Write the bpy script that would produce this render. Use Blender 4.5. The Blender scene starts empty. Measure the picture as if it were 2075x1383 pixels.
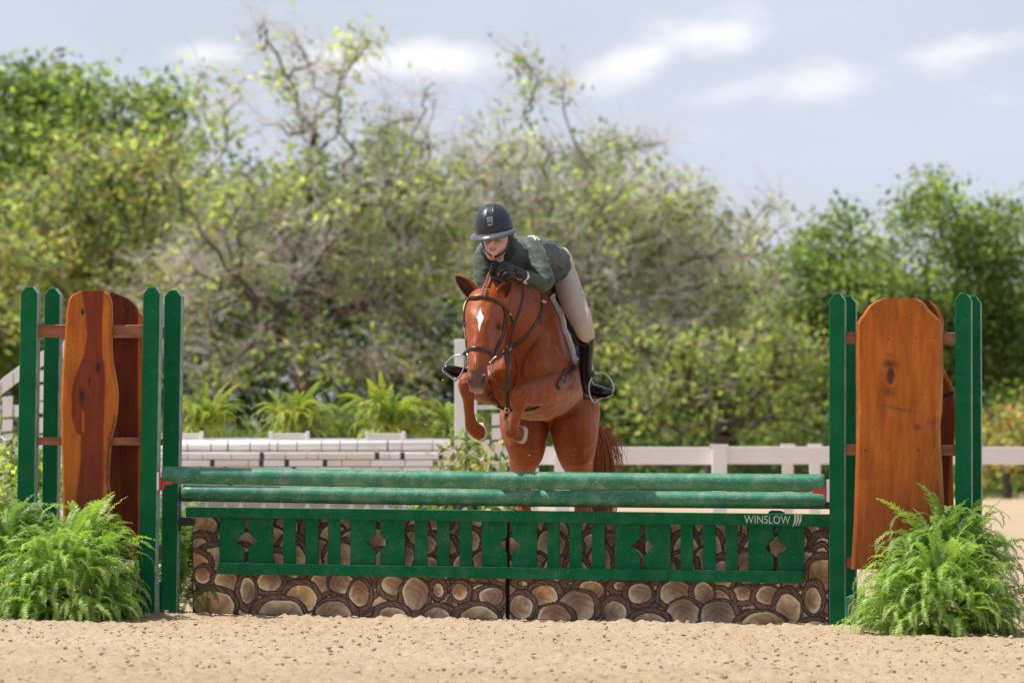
import bpy, bmesh, math, random
import numpy as np
from mathutils import Vector, Matrix, noise as mnoise

rnd = random.Random(7)
S = bpy.context.scene
COL = S.collection

# ------------------------------------------------------------------ camera
FPX = 2075 * 200 / 36.0          # focal length in photograph pixels
CX, HY, EYE, D0 = 1037.5, 942.0, 0.86, 31.0
cam_data = bpy.data.cameras.new('camera')
cam = bpy.data.objects.new('camera', cam_data); COL.objects.link(cam)
cam.location = (0, 0, EYE); cam.rotation_euler = (math.radians(90), 0, 0)
cam_data.lens = 200; cam_data.sensor_width = 36; cam_data.sensor_fit = 'HORIZONTAL'
cam_data.shift_y = (HY - 691.5) / 2075.0
cam_data.clip_start = 0.5; cam_data.clip_end = 3000
cam_data.dof.use_dof = True; cam_data.dof.focus_distance = 31.1; cam_data.dof.aperture_fstop = 5.6
S.camera = cam

# ------------------------------------------------------------------ world and sun
SUN = Vector((-0.46, 0.05, 0.88)).normalized()
elev = math.asin(SUN.z); azim = math.atan2(SUN.x, SUN.y)
world = bpy.data.worlds.new('World'); S.world = world; world.use_nodes = True
wt = world.node_tree; wt.nodes.clear()
def WN(t, **k):
    n = wt.nodes.new(t)
    for a, b in k.items(): setattr(n, a, b)
    return n
w_out = WN('ShaderNodeOutputWorld'); w_bg = WN('ShaderNodeBackground')
w_bg.inputs['Strength'].default_value = 0.097
sky = WN('ShaderNodeTexSky', sky_type='NISHITA'); sky.sun_disc = False
sky.sun_elevation = elev; sky.sun_rotation = azim % (2 * math.pi)
sky.air_density = 1.0; sky.dust_density = 1.6; sky.ozone_density = 1.3
tc = WN('ShaderNodeTexCoord')
def wmath(op, a, b=None, clamp=False):
    n = WN('ShaderNodeMath', operation=op); n.use_clamp = clamp
    for i, v in enumerate((a, b)):
        if v is None: continue
        if isinstance(v, (int, float)): n.inputs[i].default_value = v
        else: wt.links.new(v, n.inputs[i])
    return n.outputs[0]
def wvec(op, a, b):
    n = WN('ShaderNodeVectorMath', operation=op)
    for i, v in enumerate((a, b)):
        if isinstance(v, tuple): n.inputs[i].default_value = v
        elif v is not None: wt.links.new(v, n.inputs[i])
    return n
DIR = tc.outputs['Generated']
def wnoise(scale, stretch, detail, rough=.55):
    v = wvec('MULTIPLY', DIR, stretch)
    n = WN('ShaderNodeTexNoise'); n.inputs['Scale'].default_value = scale
    n.inputs['Detail'].default_value = detail; n.inputs['Roughness'].default_value = rough
    wt.links.new(v.outputs[0], n.inputs['Vector']); return n.outputs['Fac']
def wramp(v, a, b):
    n = WN('ShaderNodeMapRange', interpolation_type='SMOOTHSTEP'); n.inputs['From Min'].default_value = a
    n.inputs['From Max'].default_value = b; wt.links.new(v, n.inputs['Value']); return n.outputs[0]
fine = wnoise(60, (1, 1, 2.0), 6)
veil = wramp(wnoise(9, (1, 1, 3.0), 5), .30, .72)           # thin high cloud veil over the whole sky
puffs = wramp(wnoise(14, (1, 1, 2.6), 7), .60, .74)          # small bright clouds over the whole sky
blobs = None                                                   # the bright clouds above the ring
for px, py, rx, ry, tilt in ((1300, 120, 120, 34, .35), (1420, 75, 130, 42, .12), (1960, 108, 120, 34, .12), (880, 128, 150, 36, 0),
                             (700, 120, 90, 30, 0), (420, 112, 75, 26, 0), (1500, 185, 110, 26, .2), (1225, 175, 60, 22, .2)):
    c = ((px - CX) / FPX, 1.0, (HY - py) / FPX)
    d = wvec('SUBTRACT', DIR, c)
    rot = WN('ShaderNodeVectorRotate', rotation_type='Y_AXIS'); wt.links.new(d.outputs[0], rot.inputs['Vector'])
    rot.inputs['Angle'].default_value = tilt
    s = wvec('MULTIPLY', rot.outputs[0], (FPX / rx, 1.0, FPX / ry))
    L = WN('ShaderNodeVectorMath', operation='LENGTH'); wt.links.new(s.outputs[0], L.inputs[0])
    q = wmath('ADD', L.outputs['Value'], wmath('MULTIPLY', wmath('SUBTRACT', fine, .5), 2.6))
    m = wramp(q, 1.6, .0)
    m = wmath('MULTIPLY', m, .38 if py > 170 else .95)
    blobs = m if blobs is None else wmath('MAXIMUM', blobs, m)
mask = wmath('MAXIMUM', wmath('MULTIPLY', puffs, .7), blobs)
sepz = WN('ShaderNodeSeparateXYZ'); wt.links.new(DIR, sepz.inputs[0])
lowsky = wramp(sepz.outputs['Z'], .75, .0)                    # haze whitens the sky towards the horizon
mixv = WN('ShaderNodeMixRGB'); wt.links.new(wmath('MULTIPLY', wmath('ADD', wmath('MULTIPLY', veil, .25), .62), wmath('ADD', wmath('MULTIPLY', lowsky, .45), .55)), mixv.inputs['Fac'])
wt.links.new(sky.outputs[0], mixv.inputs['Color1']); mixv.inputs['Color2'].default_value = (5.6, 6.0, 7.2, 1)
mixc = WN('ShaderNodeMixRGB'); wt.links.new(mask, mixc.inputs['Fac'])
wt.links.new(mixv.outputs[0], mixc.inputs['Color1']); mixc.inputs['Color2'].default_value = (8.2, 8.2, 8.4, 1)
wt.links.new(mixc.outputs[0], w_bg.inputs['Color']); wt.links.new(w_bg.outputs[0], w_out.inputs[0])

sun_d = bpy.data.lights.new('sun', 'SUN'); sun_d.energy = 5.0; sun_d.angle = math.radians(.6); sun_d.color = (1, .95, .87)
sun = bpy.data.objects.new('sun', sun_d); COL.objects.link(sun)
sun.rotation_euler = (-SUN).to_track_quat('-Z', 'Y').to_euler()

S.view_settings.view_transform = 'Standard'; S.view_settings.look = 'None'
S.view_settings.exposure = 0.40; S.view_settings.gamma = 1; S.view_settings.use_curve_mapping = False
S.render.engine = 'CYCLES'
S.cycles.use_denoising = True
S.cycles.max_bounces = 8; S.cycles.transparent_max_bounces = 12
S.cycles.sample_clamp_indirect = 6

# ------------------------------------------------------------------ helpers
def W(px, py, d):
    """a point of the place: d metres in front of the lens, seen at photograph pixel px, py"""
    return Vector(((px - CX) * d / FPX, d, EYE + (HY - py) * d / FPX))
YAW = math.radians(6.9)             # the jump stands a little askew to the lens
EX = Vector((math.cos(YAW), -math.sin(YAW), 0)); EY = Vector((math.sin(YAW), math.cos(YAW), 0)); EZ = Vector((0, 0, 1))
def sc(d): return FPX / d            # pixels per metre at distance d

def sstep(a, b, x):
    t = max(0.0, min(1.0, (x - a) / (b - a))); return t * t * (3 - 2 * t)
def ground_z(x, y):
    return -0.0137 * max(-6, min(6, x)) * (1 - sstep(34, 60, y)) + .0

def abs_loc(o):
    v = Vector((0, 0, 0))
    while o is not None:
        v = v + o.location; o = o.parent
    return v
def tag(o, label=None, cat=None, group=None, kind=None):
    if label: o['label'] = label
    if cat: o['category'] = cat
    if group: o['group'] = group
    if kind: o['kind'] = kind
    return o
def empty(name, loc, label, cat, group=None):
    o = bpy.data.objects.new(name, None); COL.objects.link(o); o.location = loc; o.empty_display_size = .1
    return tag(o, label, cat, group)
def link_mesh(name, me, parent=None):
    o = bpy.data.objects.new(name, me); COL.objects.link(o)
    if parent is not None: o.parent = parent
    return o

class MB:
    def __init__(s): s.v = []; s.f = []; s.sm = []
    def add(s, vs, fs, smooth=False):
        b = len(s.v); s.v.extend([tuple(v) for v in vs])
        s.f.extend([tuple(i + b for i in f) for f in fs]); s.sm.extend([smooth] * len(fs)); return s
    def prism(s, front, back):
        n = len(front)
        s.add(list(front) + list(back), [tuple(range(n)), tuple(range(2 * n - 1, n - 1, -1))] +
              [(i, i + n, (i + 1) % n + n, (i + 1) % n) for i in range(n)]); return s
    def box(s, c, sx, sy, sz, ax=Vector((1, 0, 0)), ay=Vector((0, 1, 0)), az=Vector((0, 0, 1))):
        c = Vector(c); X = ax * sx / 2; Y = ay * sy / 2; Z = az * sz / 2
        f = [c - X - Y - Z, c + X - Y - Z, c + X - Y + Z, c - X - Y + Z]
        b = [c - X + Y - Z, c + X + Y - Z, c + X + Y + Z, c - X + Y + Z]
        return s.prism(f, b)
    def tube(s, pts, rad, n=8, cap=True, flat=1.0, up=None):
        pts = [Vector(p) for p in pts]
        if isinstance(rad, (int, float)): rad = [rad] * len(pts)
        N = len(pts); vs = []; pu = None
        for i, p in enumerate(pts):
            t = (pts[min(i + 1, N - 1)] - pts[max(i - 1, 0)])
            if t.length < 1e-9: t = Vector((0, 0, 1))
            t.normalize()
            u = up if up is not None else (pu if pu is not None else (Vector((0, 0, 1)) if abs(t.z) < .9 else Vector((1, 0, 0))))
            a = t.cross(u)
            if a.length < 1e-6: a = t.cross(Vector((.3, .9, .2)))
            a.normalize(); b = a.cross(t).normalized(); pu = b
            for k in range(n):
                th = 2 * math.pi * k / n
                vs.append(p + a * math.cos(th) * rad[i] + b * math.sin(th) * rad[i] * flat)
        fs = []
        for i in range(N - 1):
            for k in range(n):
                k2 = (k + 1) % n
                fs.append((i * n + k, i * n + k2, (i + 1) * n + k2, (i + 1) * n + k))
        if cap:
            fs.append(tuple(range(n - 1, -1, -1))); fs.append(tuple(range((N - 1) * n, N * n)))
        return s.add(vs, fs, True)
    def strap(s, pts, w, th, nrm):
        """flat strap along pts, width w across, thickness th along nrm (function or vector)"""
        pts = [Vector(p) for p in pts]; N = len(pts); vs = []
        for i, p in enumerate(pts):
            t = (pts[min(i + 1, N - 1)] - pts[max(i - 1, 0)]).normalized()
            nn = Vector(nrm[i] if isinstance(nrm, list) else nrm).normalized()
            a = t.cross(nn).normalized(); nn = a.cross(t).normalized()
            ww = w[i] if isinstance(w, list) else w
            for (q, r) in ((-1, -.6), (-.7, -1), (.7, -1), (1, -.6), (1, .6), (.7, 1), (-.7, 1), (-1, .6)):
                vs.append(p + a * q * ww / 2 + nn * r * th / 2)
        fs = [(i * 8 + k, i * 8 + (k + 1) % 8, (i + 1) * 8 + (k + 1) % 8, (i + 1) * 8 + k) for i in range(N - 1) for k in range(8)]
        fs += [tuple(range(7, -1, -1)), tuple(range((N - 1) * 8, N * 8))]
        return s.add(vs, fs, True)
    def loft(s, st, n=20):
        """st: list of (centre, half-width vector, half-height vector) ellipse stations, closed with domes"""
        vs = []; fs = []
        S_ = []
        c0, a0, b0 = st[0]; c1, a1, b1 = st[-1]
        d0 = (st[0][0] - st[1][0]).normalized(); d1 = (st[-1][0] - st[-2][0]).normalized()
        r0 = (a0.length + b0.length) * .5; r1 = (a1.length + b1.length) * .5
        for t in (.92, .7, .38): S_.append((c0 + d0 * r0 * t * .8, a0 * math.sqrt(1 - t * t), b0 * math.sqrt(1 - t * t)))
        S_ += list(st)
        for t in (.38, .7, .92): S_.append((c1 + d1 * r1 * t * .8, a1 * math.sqrt(1 - t * t), b1 * math.sqrt(1 - t * t)))
        for c, a, b in S_:
            for k in range(n):
                th = 2 * math.pi * k / n
                vs.append(c + a * math.cos(th) + b * math.sin(th))
        N = len(S_)
        for i in range(N - 1):
            for k in range(n):
                k2 = (k + 1) % n; fs.append((i * n + k, i * n + k2, (i + 1) * n + k2, (i + 1) * n + k))
        fs.append(tuple(range(n - 1, -1, -1))); fs.append(tuple(range((N - 1) * n, N * n)))
        return s.add(vs, fs, True)
    def ball(s, c, r, n=12, m=8, axes=None):
        c = Vector(c)
        if isinstance(r, (int, float)): r = (r, r, r)
        X, Y, Z = axes if axes else (Vector((1, 0, 0)), Vector((0, 1, 0)), Vector((0, 0, 1)))
        vs = [c - Z * r[2]]; fs = []
        for i in range(1, m):
            ph = -math.pi / 2 + math.pi * i / m
            for k in range(n):
                th = 2 * math.pi * k / n
                vs.append(c + X * r[0] * math.cos(ph) * math.cos(th) + Y * r[1] * math.cos(ph) * math.sin(th) + Z * r[2] * math.sin(ph))
        vs.append(c + Z * r[2]); L = len(vs) - 1
        for k in range(n):
            fs.append((0, 1 + (k + 1) % n, 1 + k)); fs.append((L, 1 + (m - 2) * n + k, 1 + (m - 2) * n + (k + 1) % n))
            for i in range(m - 2):
                a = 1 + i * n; fs.append((a + k, a + (k + 1) % n, a + n + (k + 1) % n, a + n + k))
        return s.add(vs, fs, True)
    def mesh(s, name, mat, off=Vector((0, 0, 0)), bevel=0, fixn=True, mats=None):
        me = bpy.data.meshes.new(name)
        me.from_pydata([(v[0] - off.x, v[1] - off.y, v[2] - off.z) for v in s.v], [], s.f)
        me.polygons.foreach_set('use_smooth', s.sm)
        if bevel or fixn:
            bm = bmesh.new(); bm.from_mesh(me)
            if fixn: bmesh.ops.recalc_face_normals(bm, faces=bm.faces)
            if bevel:
                es = [e for e in bm.edges if len(e.link_faces) == 2 and e.calc_face_angle(0) > .5]
                bmesh.ops.bevel(bm, geom=es, offset=bevel, segments=2 if bevel > .004 else 1, affect='EDGES', profile=.6, clamp_overlap=True)
            bm.to_mesh(me); bm.free()
        me.materials.append(mat)
        return me
    def obj(s, name, mat, parent=None, bevel=0, label=None, cat=None, group=None, kind=None, fixn=True, origin=None):
        off = abs_loc(parent) if parent is not None else (Vector(origin) if origin is not None else Vector((0, 0, 0)))
        o = link_mesh(name, s.mesh(name, mat, off, bevel, fixn), parent)
        if parent is None and origin is not None: o.location = origin
        return tag(o, label, cat, group, kind)

def ruffle(ob, fn):
    """push every vertex along its normal by fn(world position)"""
    me = ob.data; off = abs_loc(ob); ns = [v.normal.copy() for v in me.vertices]
    for v, n in zip(me.vertices, ns): v.co += n * fn(v.co + off)
    me.update()
def catmull(P, m):
    """resample a list of equal-length tuples/lists of numbers with catmull-rom, m steps per span"""
    P = [np.array(p, float) for p in P]; out = []
    for i in range(len(P) - 1):
        p0 = P[max(i - 1, 0)]; p1 = P[i]; p2 = P[i + 1]; p3 = P[min(i + 2, len(P) - 1)]
        for k in range(m):
            t = k / m
            out.append(.5 * ((2 * p1) + (-p0 + p2) * t + (2 * p0 - 5 * p1 + 4 * p2 - p3) * t * t + (-p0 + 3 * p1 - 3 * p2 + p3) * t ** 3))
    out.append(P[-1]); return out

def np_mesh(name, V, F, mat, smooth=False, cols=None):
    """fast mesh from numpy arrays: V (n,3), F (m,3|4)"""
    me = bpy.data.meshes.new(name); V = np.asarray(V, np.float32); F = np.asarray(F, np.int32); k = F.shape[1]
    me.vertices.add(len(V)); me.vertices.foreach_set('co', V.ravel())
    me.loops.add(F.size); me.loops.foreach_set('vertex_index', F.ravel())
    me.polygons.add(len(F)); me.polygons.foreach_set('loop_start', np.arange(0, F.size, k, dtype=np.int32))
    me.polygons.foreach_set('loop_total', np.full(len(F), k, np.int32))
    me.polygons.foreach_set('use_smooth', np.full(len(F), smooth, bool))
    me.update(calc_edges=True)
    if cols is not None:
        at = me.color_attributes.new('paint', 'FLOAT_COLOR', 'POINT')
        at.data.foreach_set('color', np.asarray(cols, np.float32).ravel())
    me.materials.append(mat); return me

# ------------------------------------------------------------------ materials
class NM:
    def __init__(s, name):
        s.m = bpy.data.materials.new(name); s.m.use_nodes = True; s.t = s.m.node_tree; s.t.nodes.clear()
        s.out = s.n('ShaderNodeOutputMaterial'); s.b = s.n('ShaderNodeBsdfPrincipled'); s.l(s.b.outputs[0], s.out.inputs[0])
        s.tc = s.n('ShaderNodeTexCoord')
    def n(s, t, **k):
        x = s.t.nodes.new(t)
        for a, b in k.items(): setattr(x, a, b)
        return x
    def l(s, a, b): s.t.links.new(a, b)
    def put(s, sock, v):
        if isinstance(v, (int, float)): sock.default_value = v
        elif isinstance(v, tuple): sock.default_value = v if len(v) == 4 or sock.type == 'VECTOR' else (*v, 1)
        else: s.l(v, sock)
    def noise(s, scale, detail=4, rough=.55, stretch=None, coord='Object', out='Fac', dist=0):
        x = s.n('ShaderNodeTexNoise'); x.inputs['Scale'].default_value = scale; x.inputs['Detail'].default_value = detail
        x.inputs['Roughness'].default_value = rough; x.inputs['Distortion'].default_value = dist
        src = s.tc.outputs[coord] if isinstance(coord, str) else coord
        if stretch:
            mp = s.n('ShaderNodeMapping'); mp.inputs['Scale'].default_value = stretch[:3]
            if len(stretch) > 3: mp.inputs['Rotation'].default_value = stretch[3]
            s.l(src, mp.inputs[0]); src = mp.outputs[0]
        s.l(src, x.inputs['Vector']); return x.outputs[out]
    def ramp(s, v, a, b, o0=0., o1=1.):
        x = s.n('ShaderNodeMapRange'); x.inputs['From Min'].default_value = a; x.inputs['From Max'].default_value = b
        x.inputs['To Min'].default_value = o0; x.inputs['To Max'].default_value = o1; s.l(v, x.inputs['Value']); return x.outputs[0]
    def mix(s, f, a, b, mode='MIX'):
        x = s.n('ShaderNodeMixRGB', blend_type=mode); s.put(x.inputs['Fac'], f); s.put(x.inputs['Color1'], a); s.put(x.inputs['Color2'], b)
        return x.outputs[0]
    def math(s, op, a, b=0., clamp=False):
        x = s.n('ShaderNodeMath', operation=op); x.use_clamp = clamp; s.put(x.inputs[0], a); s.put(x.inputs[1], b); return x.outputs[0]
    def bump(s, h, strength=.3, dist=.01):
        x = s.n('ShaderNodeBump'); x.inputs['Strength'].default_value = strength; x.inputs['Distance'].default_value = dist
        s.l(h, x.inputs['Height']); s.l(x.outputs[0], s.b.inputs['Normal']); return x
    def attr(s, name='paint'):
        x = s.n('ShaderNodeVertexColor'); x.layer_name = name; return x.outputs[0]
    def set(s, **k):
        for a, v in k.items(): s.put(s.b.inputs[a.replace('_', ' ')], v)
        return s

def plain(name, col, rough=.6, metal=0., var=.15, vs=8., bump=0., bs=60., spec=None, sheen=0.):
    m = NM(name)
    c2 = tuple(x * (1 - var) for x in col); c1 = tuple(min(1, x * (1 + var)) for x in col)
    m.set(Base_Color=m.mix(m.ramp(m.noise(vs), .3, .7), c2, c1), Roughness=rough, Metallic=metal)
    if spec is not None: m.set(Specular_IOR_Level=spec)
    if sheen: m.set(Sheen_Weight=sheen, Sheen_Roughness=.4)
    if bump: m.bump(m.noise(bs, 5), bump, .004)
    return m.m

def green_paint(name, col, dust=.5, spec=.10):
    m = NM(name)
    n1 = m.noise(3, 4); base = m.mix(m.ramp(n1, .3, .7), tuple(x * .86 for x in col), tuple(x * 1.12 for x in col))
    # sand spatter: small specks in drifts
    spk = m.ramp(m.noise(105, 3, .62), .655, .70); drift = m.ramp(m.noise(5, 5, .7), .44, .64, .10, 1.)
    base = m.mix(m.math('MULTIPLY', m.math('MULTIPLY', spk, drift), dust * 1.6, True), base, (.56, .46, .33))
    film = m.ramp(m.noise(11, 6, .7), .46, .78, 0, .30 * dust)
    base = m.mix(film, base, (.34, .42, .34))
    scr = m.ramp(m.noise(26, 3, .5, (1, 1, .12, (.2, .4, .5))), .72, .78, 0, .5 * dust)
    base = m.mix(scr, base, (.30, .48, .40))
    m.set(Base_Color=base, Roughness=m.ramp(m.noise(16, 4), .3, .7, .34, .52), Specular_IOR_Level=spec)
    m.bump(m.noise(90, 3), .07, .003)
    return m.m
M = {}
M['green'] = green_paint('green paint', (.0022, .118, .040), .14)
M['green_gate'] = green_paint('green gate paint', (.0022, .130, .045), .45)
M['green_pole'] = green_paint('green pole paint', (.012, .165, .080), 1.9, .6)
M['green_old'] = green_paint('worn green paint', (.06, .20, .15), 1.6)
M['black_plastic'] = plain('black plastic', (.018, .019, .024), .45)
M['red_plastic'] = plain('red plastic', (.52, .035, .03), .4)
M['white_metal'] = plain('white enamel', (.72, .70, .68), .4, var=.06)
def dark_wood(name, c1, c2, rough=.5):
    m = NM(name)
    g = m.noise(30, 6, .65, (.18, 1, 1)); m.set(Base_Color=m.mix(m.ramp(g, .3, .7), c1, c2), Roughness=rough)
    m.bump(m.noise(110, 5, .6, (.2, 1, 1)), .35, .004); return m.m
M['rail_wood'] = dark_wood('reddish rail wood', (.15, .038, .014), (.36, .125, .05))
def sand_mat():
    m = NM('arena sand'); n1 = m.noise(2.2, 6, .6, coord='Object'); n2 = m.noise(40, 5, .7); n3 = m.noise(.25, 4, .6)
    c = m.mix(m.ramp(n1, .3, .7), (.345, .258, .168), (.43, .332, .226)); c = m.mix(m.ramp(n2, .35, .65, 0, .6), c, (.38, .265, .165))
    c = m.mix(m.ramp(n3, .4, .7, 0, .35), c, (.56, .43, .32))
    c = m.mix(m.ramp(m.noise(90, 5, .7), .52, .68, 0, .55), c, (.25, .165, .095))
    m.set(Base_Color=c, Roughness=.95, Specular_IOR_Level=.1); m.bump(m.noise(55, 8, .75), .8, .012); return m.m
M['sand'] = sand_mat()
def build_ground():
    # coarse sheet to the horizon with a hole-free fine patch set a little above it
    xs = np.concatenate([np.linspace(-900, -12, 20), np.linspace(-11, 11, 34), np.linspace(12, 900, 20)])
    ys = np.concatenate([np.linspace(-30, 16, 12), np.linspace(17, 62, 46), np.linspace(64, 1500, 60)])
    V = [(x, y, ground_z(x, y) - .012) for y in ys for x in xs]; w = len(xs)
    F = [(j * w + i, j * w + i + 1, (j + 1) * w + i + 1, (j + 1) * w + i) for j in range(len(ys) - 1) for i in range(w - 1)]
    o = link_mesh('ground', np_mesh('ground', V, F, M['sand'], True)); tag(o, kind='structure', label='pale tan arena sand reaching back to the trees')
    # raked, hoof-churned surface around the jump
    rs = np.random.RandomState(3)
    xs = np.arange(-3.6, 3.6, .0155); ys = np.arange(21.5, 33.5, .023)
    X, Y = np.meshgrid(xs, ys); Z = np.zeros_like(X)
    def vnoise(sx, sy, amp, power=1.):
        gx = int((xs[-1] - xs[0]) / sx) + 3; gy_ = int((ys[-1] - ys[0]) / sy) + 3; g = rs.rand(gy_, gx)
        u = (X - xs[0]) / sx; v = (Y - ys[0]) / sy; i = u.astype(int); j = v.astype(int); fu = u - i; fv = v - j
        fu = fu * fu * (3 - 2 * fu); fv = fv * fv * (3 - 2 * fv)
        n = (g[j, i] * (1 - fu) + g[j, i + 1] * fu) * (1 - fv) + (g[j + 1, i] * (1 - fu) + g[j + 1, i + 1] * fu) * fv
        return amp * n ** power
    Z += vnoise(1.1, 1.6, .022) + vnoise(.30, .42, .010) + vnoise(.09, .12, .009, 1.5) + vnoise(.045, .06, .014, 3.0) + vnoise(.026, .036, .015, 2.6) + rs.rand(*X.shape) ** 2 * .008
    Z -= .034
    edge = np.minimum.reduce([(X - xs[0]) / .5, (xs[-1] - X) / .5, (Y - ys[0]) / 1., (ys[-1] - Y) / 1.]).clip(0, 1)
    G = -0.0137 * X
    # sand banked up against the foot of the jump
    line = 31.02 - .12 * X
    bank = np.exp(-((Y - line) / .16) ** 2) * .022 * (.4 + vnoise(.25, .3, 1.)) * (np.abs(X) < 2.7)
    rut = np.exp(-((Y - (line - .42)) / .10) ** 2) * -.012 * (np.abs(X) < 2.4)
    Z = G + (Z + bank + rut) * edge - .008 * (1 - edge)
    V = np.stack([X, Y, Z], -1).reshape(-1, 3); h, w = X.shape; idx = np.arange(h * w).reshape(h, w)
    F = np.stack([idx[:-1, :-1], idx[:-1, 1:], idx[1:, 1:], idx[1:, :-1]], -1).reshape(-1, 4)
    o = link_mesh('churned_sand', np_mesh('churned_sand', V, F, M['sand'], True)); tag(o, kind='structure', label='churned lumpy sand around the foot of the jump')
    # loose clods
    n = 12000; x = rs.uniform(-3.3, 3.3, n); y = 21.6 + 11.7 * rs.rand(n) ** .9
    r = .0032 + .010 * rs.rand(n) ** 5
    ico = bmesh.new(); bmesh.ops.create_icosphere(ico, subdivisions=1, radius=1); iv = np.array([v.co[:] for v in ico.verts]); jf = np.array([[v.index for v in f.verts] for f in ico.faces]); ico.free()
    P = iv[None] * r[:, None, None] * rs.uniform(.55, 1.2, (n, len(iv), 1)) * np.array([1.2, 1.2, .8])
    ix = ((x - xs[0]) / .0155).astype(int); iy = ((y - ys[0]) / .023).astype(int); zz = Z[iy, ix] + r * .3
    P = P + np.stack([x, y, zz], -1)[:, None]
    Fc = (jf[None] + (np.arange(n) * len(iv))[:, None, None]).reshape(-1, 3)
    m = NM('sand clods'); m.set(Base_Color=m.mix(m.ramp(m.noise(3, 3), .3, .7), (.46, .33, .22), (.32, .21, .13)), Roughness=.95, Specular_IOR_Level=.1)
    o = link_mesh('sand_clods', np_mesh('sand_clods', P.reshape(-1, 3), Fc, m.m, False)); tag(o, kind='stuff', label='loose clods of damp sand scattered in front of the jump')
build_ground()
# ================================================================== the jump in front
def DF(px): return 31.0 - (px - 1005) * 0.000325          # the front element of the jump
def DB(px): return DF(px) + .50                            # the back element
def DBOX(px): return DF(px) + .60
def pp(pts, dfun, th, mb=None, fwd=0.0):
    """board with the outline pts, its face in the plane dfun, th metres thick"""
    mb = mb or MB()
    f = [W(x, y, dfun(x)) - EY * fwd for x, y in pts]
    return mb.prism(f, [v + EY * th for v in f])

def post_poly(xl, xr, yt, xl2, xr2, yb):
    w = xr - xl
    return [(xl, yt + 14), (xl + 9, yt + 2), (xl + 12, yt), (xr - 12, yt), (xr - 9, yt + 2), (xr, yt + 14), (xr2, yb), (xl2, yb)]

def slab_obj(parent, left, right, ybot, dfun, th, colf, mat, fwd=0.0):
    """live-edge slab: left and right outlines [(x, y)...] sampled by rows; every row real thickness"""
    ly = np.array([p[1] for p in left]); lx = np.array([p[0] for p in left])
    ry = np.array([p[1] for p in right]); rx = np.array([p[0] for p in right])
    y0 = min(ly[0], ry[0]); rows = np.concatenate([y0 + np.linspace(0, 1, 10) ** 1.5 * 14, np.arange(y0 + 16.5, ybot, 2.0)])
    nc = 84; V = []; C = []; F = []
    for yy in rows:
        a = float(np.interp(yy, ly, lx)); b = float(np.interp(yy, ry, rx))
        jit = 0.5 * mnoise.noise(Vector((yy * .11, 0, 3))) ; a += jit; b -= .5 * mnoise.noise(Vector((yy * .13, 7, 3)))
        for j in range(nc + 1):
            x = a + (b - a) * j / nc
            e = min(j, nc - j) / nc
            p = W(x, yy, dfun(x)) - EY * fwd
            p += EY * (.010 * max(0, 1 - e / .04))            # rounded bark edge
            V.append(p); C.append((*colf(x, yy, a, b), 1))
    nr = len(rows); base = len(V)
    for i in range(nr - 1):
        for j in range(nc):
            k = i * (nc + 1) + j; F.append((k, k + nc + 1, k + nc + 2, k + 1))
    # back face and edges
    ring = [i * (nc + 1) for i in range(nr)] + [(nr - 1) * (nc + 1) + j for j in range(1, nc + 1)] + \
           [i * (nc + 1) + nc for i in range(nr - 2, -1, -1)] + [j for j in range(nc - 1, 0, -1)]
    for k in ring:
        V.append(V[k] + EY * th); c = C[k]; C.append(tuple(min(1, q * 1.25 + .02) for q in c[:3]) + (1,))
    m = len(ring)
    for q in range(m):
        F.append((ring[q], ring[(q + 1) % m], base + (q + 1) % m, base + q))
    off = abs_loc(parent)
    me = np_mesh('slab', [tuple(v - off) for v in V], F, mat, True, C)
    bm = bmesh.new(); bm.from_mesh(me)
    bm.verts.ensure_lookup_table(); bm.faces.new([bm.verts[base + q] for q in range(m)])
    bmesh.ops.recalc_face_normals(bm, faces=bm.faces)
    for f in bm.faces: f.smooth = False
    bm.to_mesh(me); bm.free()
    return link_mesh('slab', me, parent)

def slab_mat():
    m = NM('oiled live-edge wood'); c = m.attr()
    g = m.noise(26, 7, .65, (1, 1, .10)); g2 = m.noise(9, 4, .6, (1, 1, .25), dist=1.2)
    c = m.mix(1, c, m.mix(m.ramp(g, .3, .7), (.68, .66, .64), (1.25, 1.28, 1.3)), 'MULTIPLY')
    c = m.mix(1, c, m.mix(m.ramp(g2, .3, .7), (.80, .76, .72), (1.15, 1.18, 1.2)), 'MULTIPLY')
    # curved saw marks
    wv = m.n('ShaderNodeTexWave', wave_type='RINGS', rings_direction='SPHERICAL'); wv.inputs['Scale'].default_value = 17
    wv.inputs['Distortion'].default_value = 3.0; wv.inputs['Detail'].default_value = 3; wv.inputs['Detail Scale'].default_value = 4
    mp = m.n('ShaderNodeMapping'); mp.inputs['Location'].default_value = (.5, 0, -.55); m.l(m.tc.outputs['Object'], mp.inputs[0]); m.l(mp.outputs[0], wv.inputs[0])
    saw = m.math('MULTIPLY', m.ramp(wv.outputs['Fac'], .0, .28, 1, 0), m.ramp(m.noise(7, 5, .7), .42, .6))
    c = m.mix(m.math('MULTIPLY', saw, .20), c, (.07, .02, .006))
    st = m.ramp(m.noise(5, 6, .75), .63, .8, 0, .55); c = m.mix(st, c, (.07, .03, .015))
    chips = m.ramp(m.noise(120, 3, .6), .76, .80, 0, .8); c = m.mix(chips, c, (.45, .28, .15))
    m.set(Base_Color=c, Roughness=m.ramp(g2, .3, .7, .38, .55), Specular_IOR_Level=.22); m.bump(m.math('SUBTRACT', g, saw), .25, .003); return m.m
M['slab'] = slab_mat()
ORANGE = np.array((.46, .122, .012)); RED = np.array((.185, .030, .008)); DARK = np.array((.030, .014, .010))
def lerp(a, b, t): t = max(0., min(1., t)); return a * (1 - t) + b * t
def knot(c, x, y, kx, ky, rx, ry, col=DARK, k=1.):
    d = math.hypot((x - kx) / rx, (y - ky) / ry) + .3 * mnoise.noise(Vector((x * .12, y * .08, 5)))
    return lerp(c, col, k * (1.5 - d * 1.1))
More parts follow.
